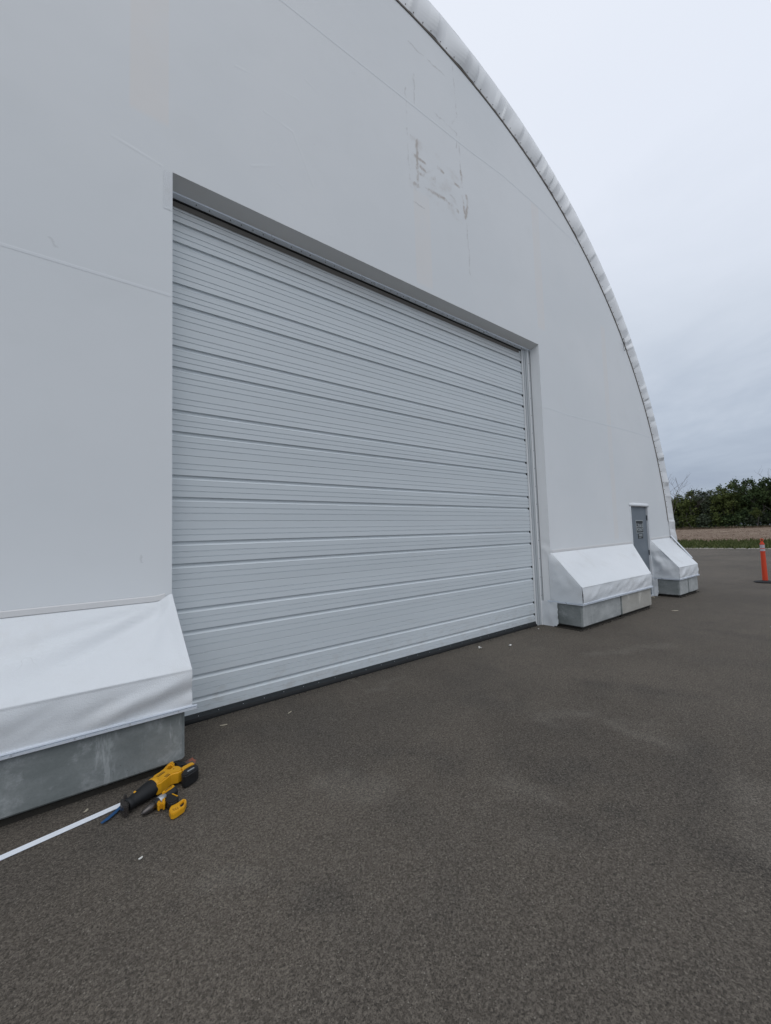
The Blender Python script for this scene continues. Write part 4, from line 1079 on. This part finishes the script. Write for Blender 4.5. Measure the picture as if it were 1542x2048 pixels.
# bare trees
def bare(x, y, h, seed, label):
    e_ = empty('bare_tree', (x, y, GZ(x)), label, 'tree')
    b_ = bmesh.new(); rr = random.Random(seed); branch(b_, Vector((0, 0, -0.1)), Vector((0.03, -0.03, 1)), h*0.62, 0.14, 3, rr, up=0.5, split=4)
    me = bpy.data.meshes.new('trunk'); b_.to_mesh(me); b_.free(); me.materials.append(MAT_DEAD)
    o = bpy.data.objects.new('trunk', me); COL.objects.link(o); o.parent = e_
bare(126, 34.35, 13.0, 4, 'leafless grey tree rising above the wood beside the white building')
bare(128, 30.0, 10.4, 8, 'slim leafless tree poking above the low part of the wood')
bare(129, 15.2, 12.6, 9, 'leafless grey tree among the green crowns at the right end')
# pale slim trunks visible at the front of the wood
def sapling(x, y, h, seed, label):
    e_ = empty('sapling', (x, y, GZ(x)), label, 'tree', 'pale saplings at the wood edge')
    b_ = bmesh.new(); rr = random.Random(seed); branch(b_, Vector((0, 0, -0.1)), Vector((rr.gauss(0, .06), rr.gauss(0, .06), 1)), h*0.7, 0.11, 1, rr, split=4)
    me = bpy.data.meshes.new('trunk'); b_.to_mesh(me); b_.free(); me.materials.append(MAT_DEAD); o = bpy.data.objects.new('trunk', me); COL.objects.link(o); o.parent = e_
    o = bpy.data.objects.new('crown', KIND[2][1]); COL.objects.link(o); o.parent = e_; o.scale = (0.35, 0.35, h/16); o.location = (0, 0, h*0.42)
sapling(127, 18.0, 4.6, 1, 'pale trunked sapling in front of the tallest dark tree')
sapling(127.5, 32.9, 4.2, 2, 'pale thin sapling left in front of the wood, near the building')
sapling(127.4, 30.9, 3.6, 3, 'short pale sapling below the pointed olive tree')
# undergrowth bushes
BK = [tree_meshes(50+i, 3.0, 1.5, 700, 0.02, mt)[1] for i, mt in enumerate((2, 1, 0))]
bl_ = ['grey-green bush at the foot of the wood, below the low bluish tree', 'grey-green bush at the foot of the wood, near the white building', 'dark bush at the foot of the wood, below the tallest tree']
ys_ = [28.2, 34.8, 20.6]
for i, y in enumerate([-20 + 2.3*k for k in range(36)]):
    if any(abs(y-q) < 1 for q in ys_): continue
    e_ = empty('bush', (128.6 + rg.uniform(-.8, .8), y, GZ(128)), 'dark green bush in the continuous undergrowth at the foot of the wood', 'bush', 'undergrowth bushes along the wood'); e_.scale = (1.1, 1.1, rg.uniform(.7, 1.3))
    o = bpy.data.objects.new('crown', BK[rg.choice((0, 1, 1, 2))]); COL.objects.link(o); o.parent = e_
for y, lb, k in zip(ys_, bl_, (0, 0, 1)):
    e_ = empty('bush', (127.6, y, GZ(128)), lb, 'bush'); e_.scale = (1.2, 1.2, 1.2)
    o = bpy.data.objects.new('crown', BK[k]); COL.objects.link(o); o.parent = e_
# dry weeds along the far edge of the field
wd = M('dry_weeds', 0.9, 0, 0.2); ri = wd.n('ShaderNodeNewGeometry').outputs['Random Per Island']
wd.color(wd.mix(ri, (0.10, 0.075, 0.05), (0.20, 0.15, 0.10)))
vs, fs = [], []
for i in range(9000):
    x = 124.5 + 3.5*rg.random(); y = -20 + 85*rg.random(); h = 0.25 + 0.75*rg.random()*(0.5+abs(nz(y*.3, 1, 0))*1.4); a = rg.random()*6.28; w = 0.10
    k = len(vs); z = GZ(x); vs += [(x-w*math.cos(a), y-w*math.sin(a), z), (x+w*math.cos(a), y+w*math.sin(a), z), (x+rg.gauss(0, .15), y+rg.gauss(0, .15), z+h)]; fs.append((k, k+1, k+2))
me = bpy.data.meshes.new('weeds'); me.from_pydata(vs, [], fs)
tag(link_mesh('weeds', me, wd.m), 'dry brown weeds growing along the foot of the wood', 'weeds', kind='stuff')
# clods and stubble on the field
vs, fs = [], []
for i in range(14000):
    x = 50 + 74*rg.random()**1.3; y = x*rg.uniform(-0.12, 0.42); r = 0.04 + 0.09*rg.random(); z = GZ(x) + 0.03; a = rg.random()*6.28
    k = len(vs)
    vs += [(x+r*math.cos(a), y+r*math.sin(a), z), (x+r*math.cos(a+2.1), y+r*math.sin(a+2.1), z), (x+r*math.cos(a+4.2), y+r*math.sin(a+4.2), z), (x+rg.gauss(0, .04), y, z+r*1.3)]
    fs += [(k, k+1, k+3), (k+1, k+2, k+3), (k+2, k, k+3)]
me = bpy.data.meshes.new('clods'); me.from_pydata(vs, [], fs)
cl = M('clods_stubble', 0.95, 0, 0.1); ri = cl.n('ShaderNodeNewGeometry').outputs['Random Per Island']
cl.color(cl.mix(ri, (0.14, 0.095, 0.07), (0.26, 0.20, 0.15)))
tag(link_mesh('clods', me, cl.m), 'brown earth clods and stubble scattered over the ploughed field', 'clods', kind='stuff')
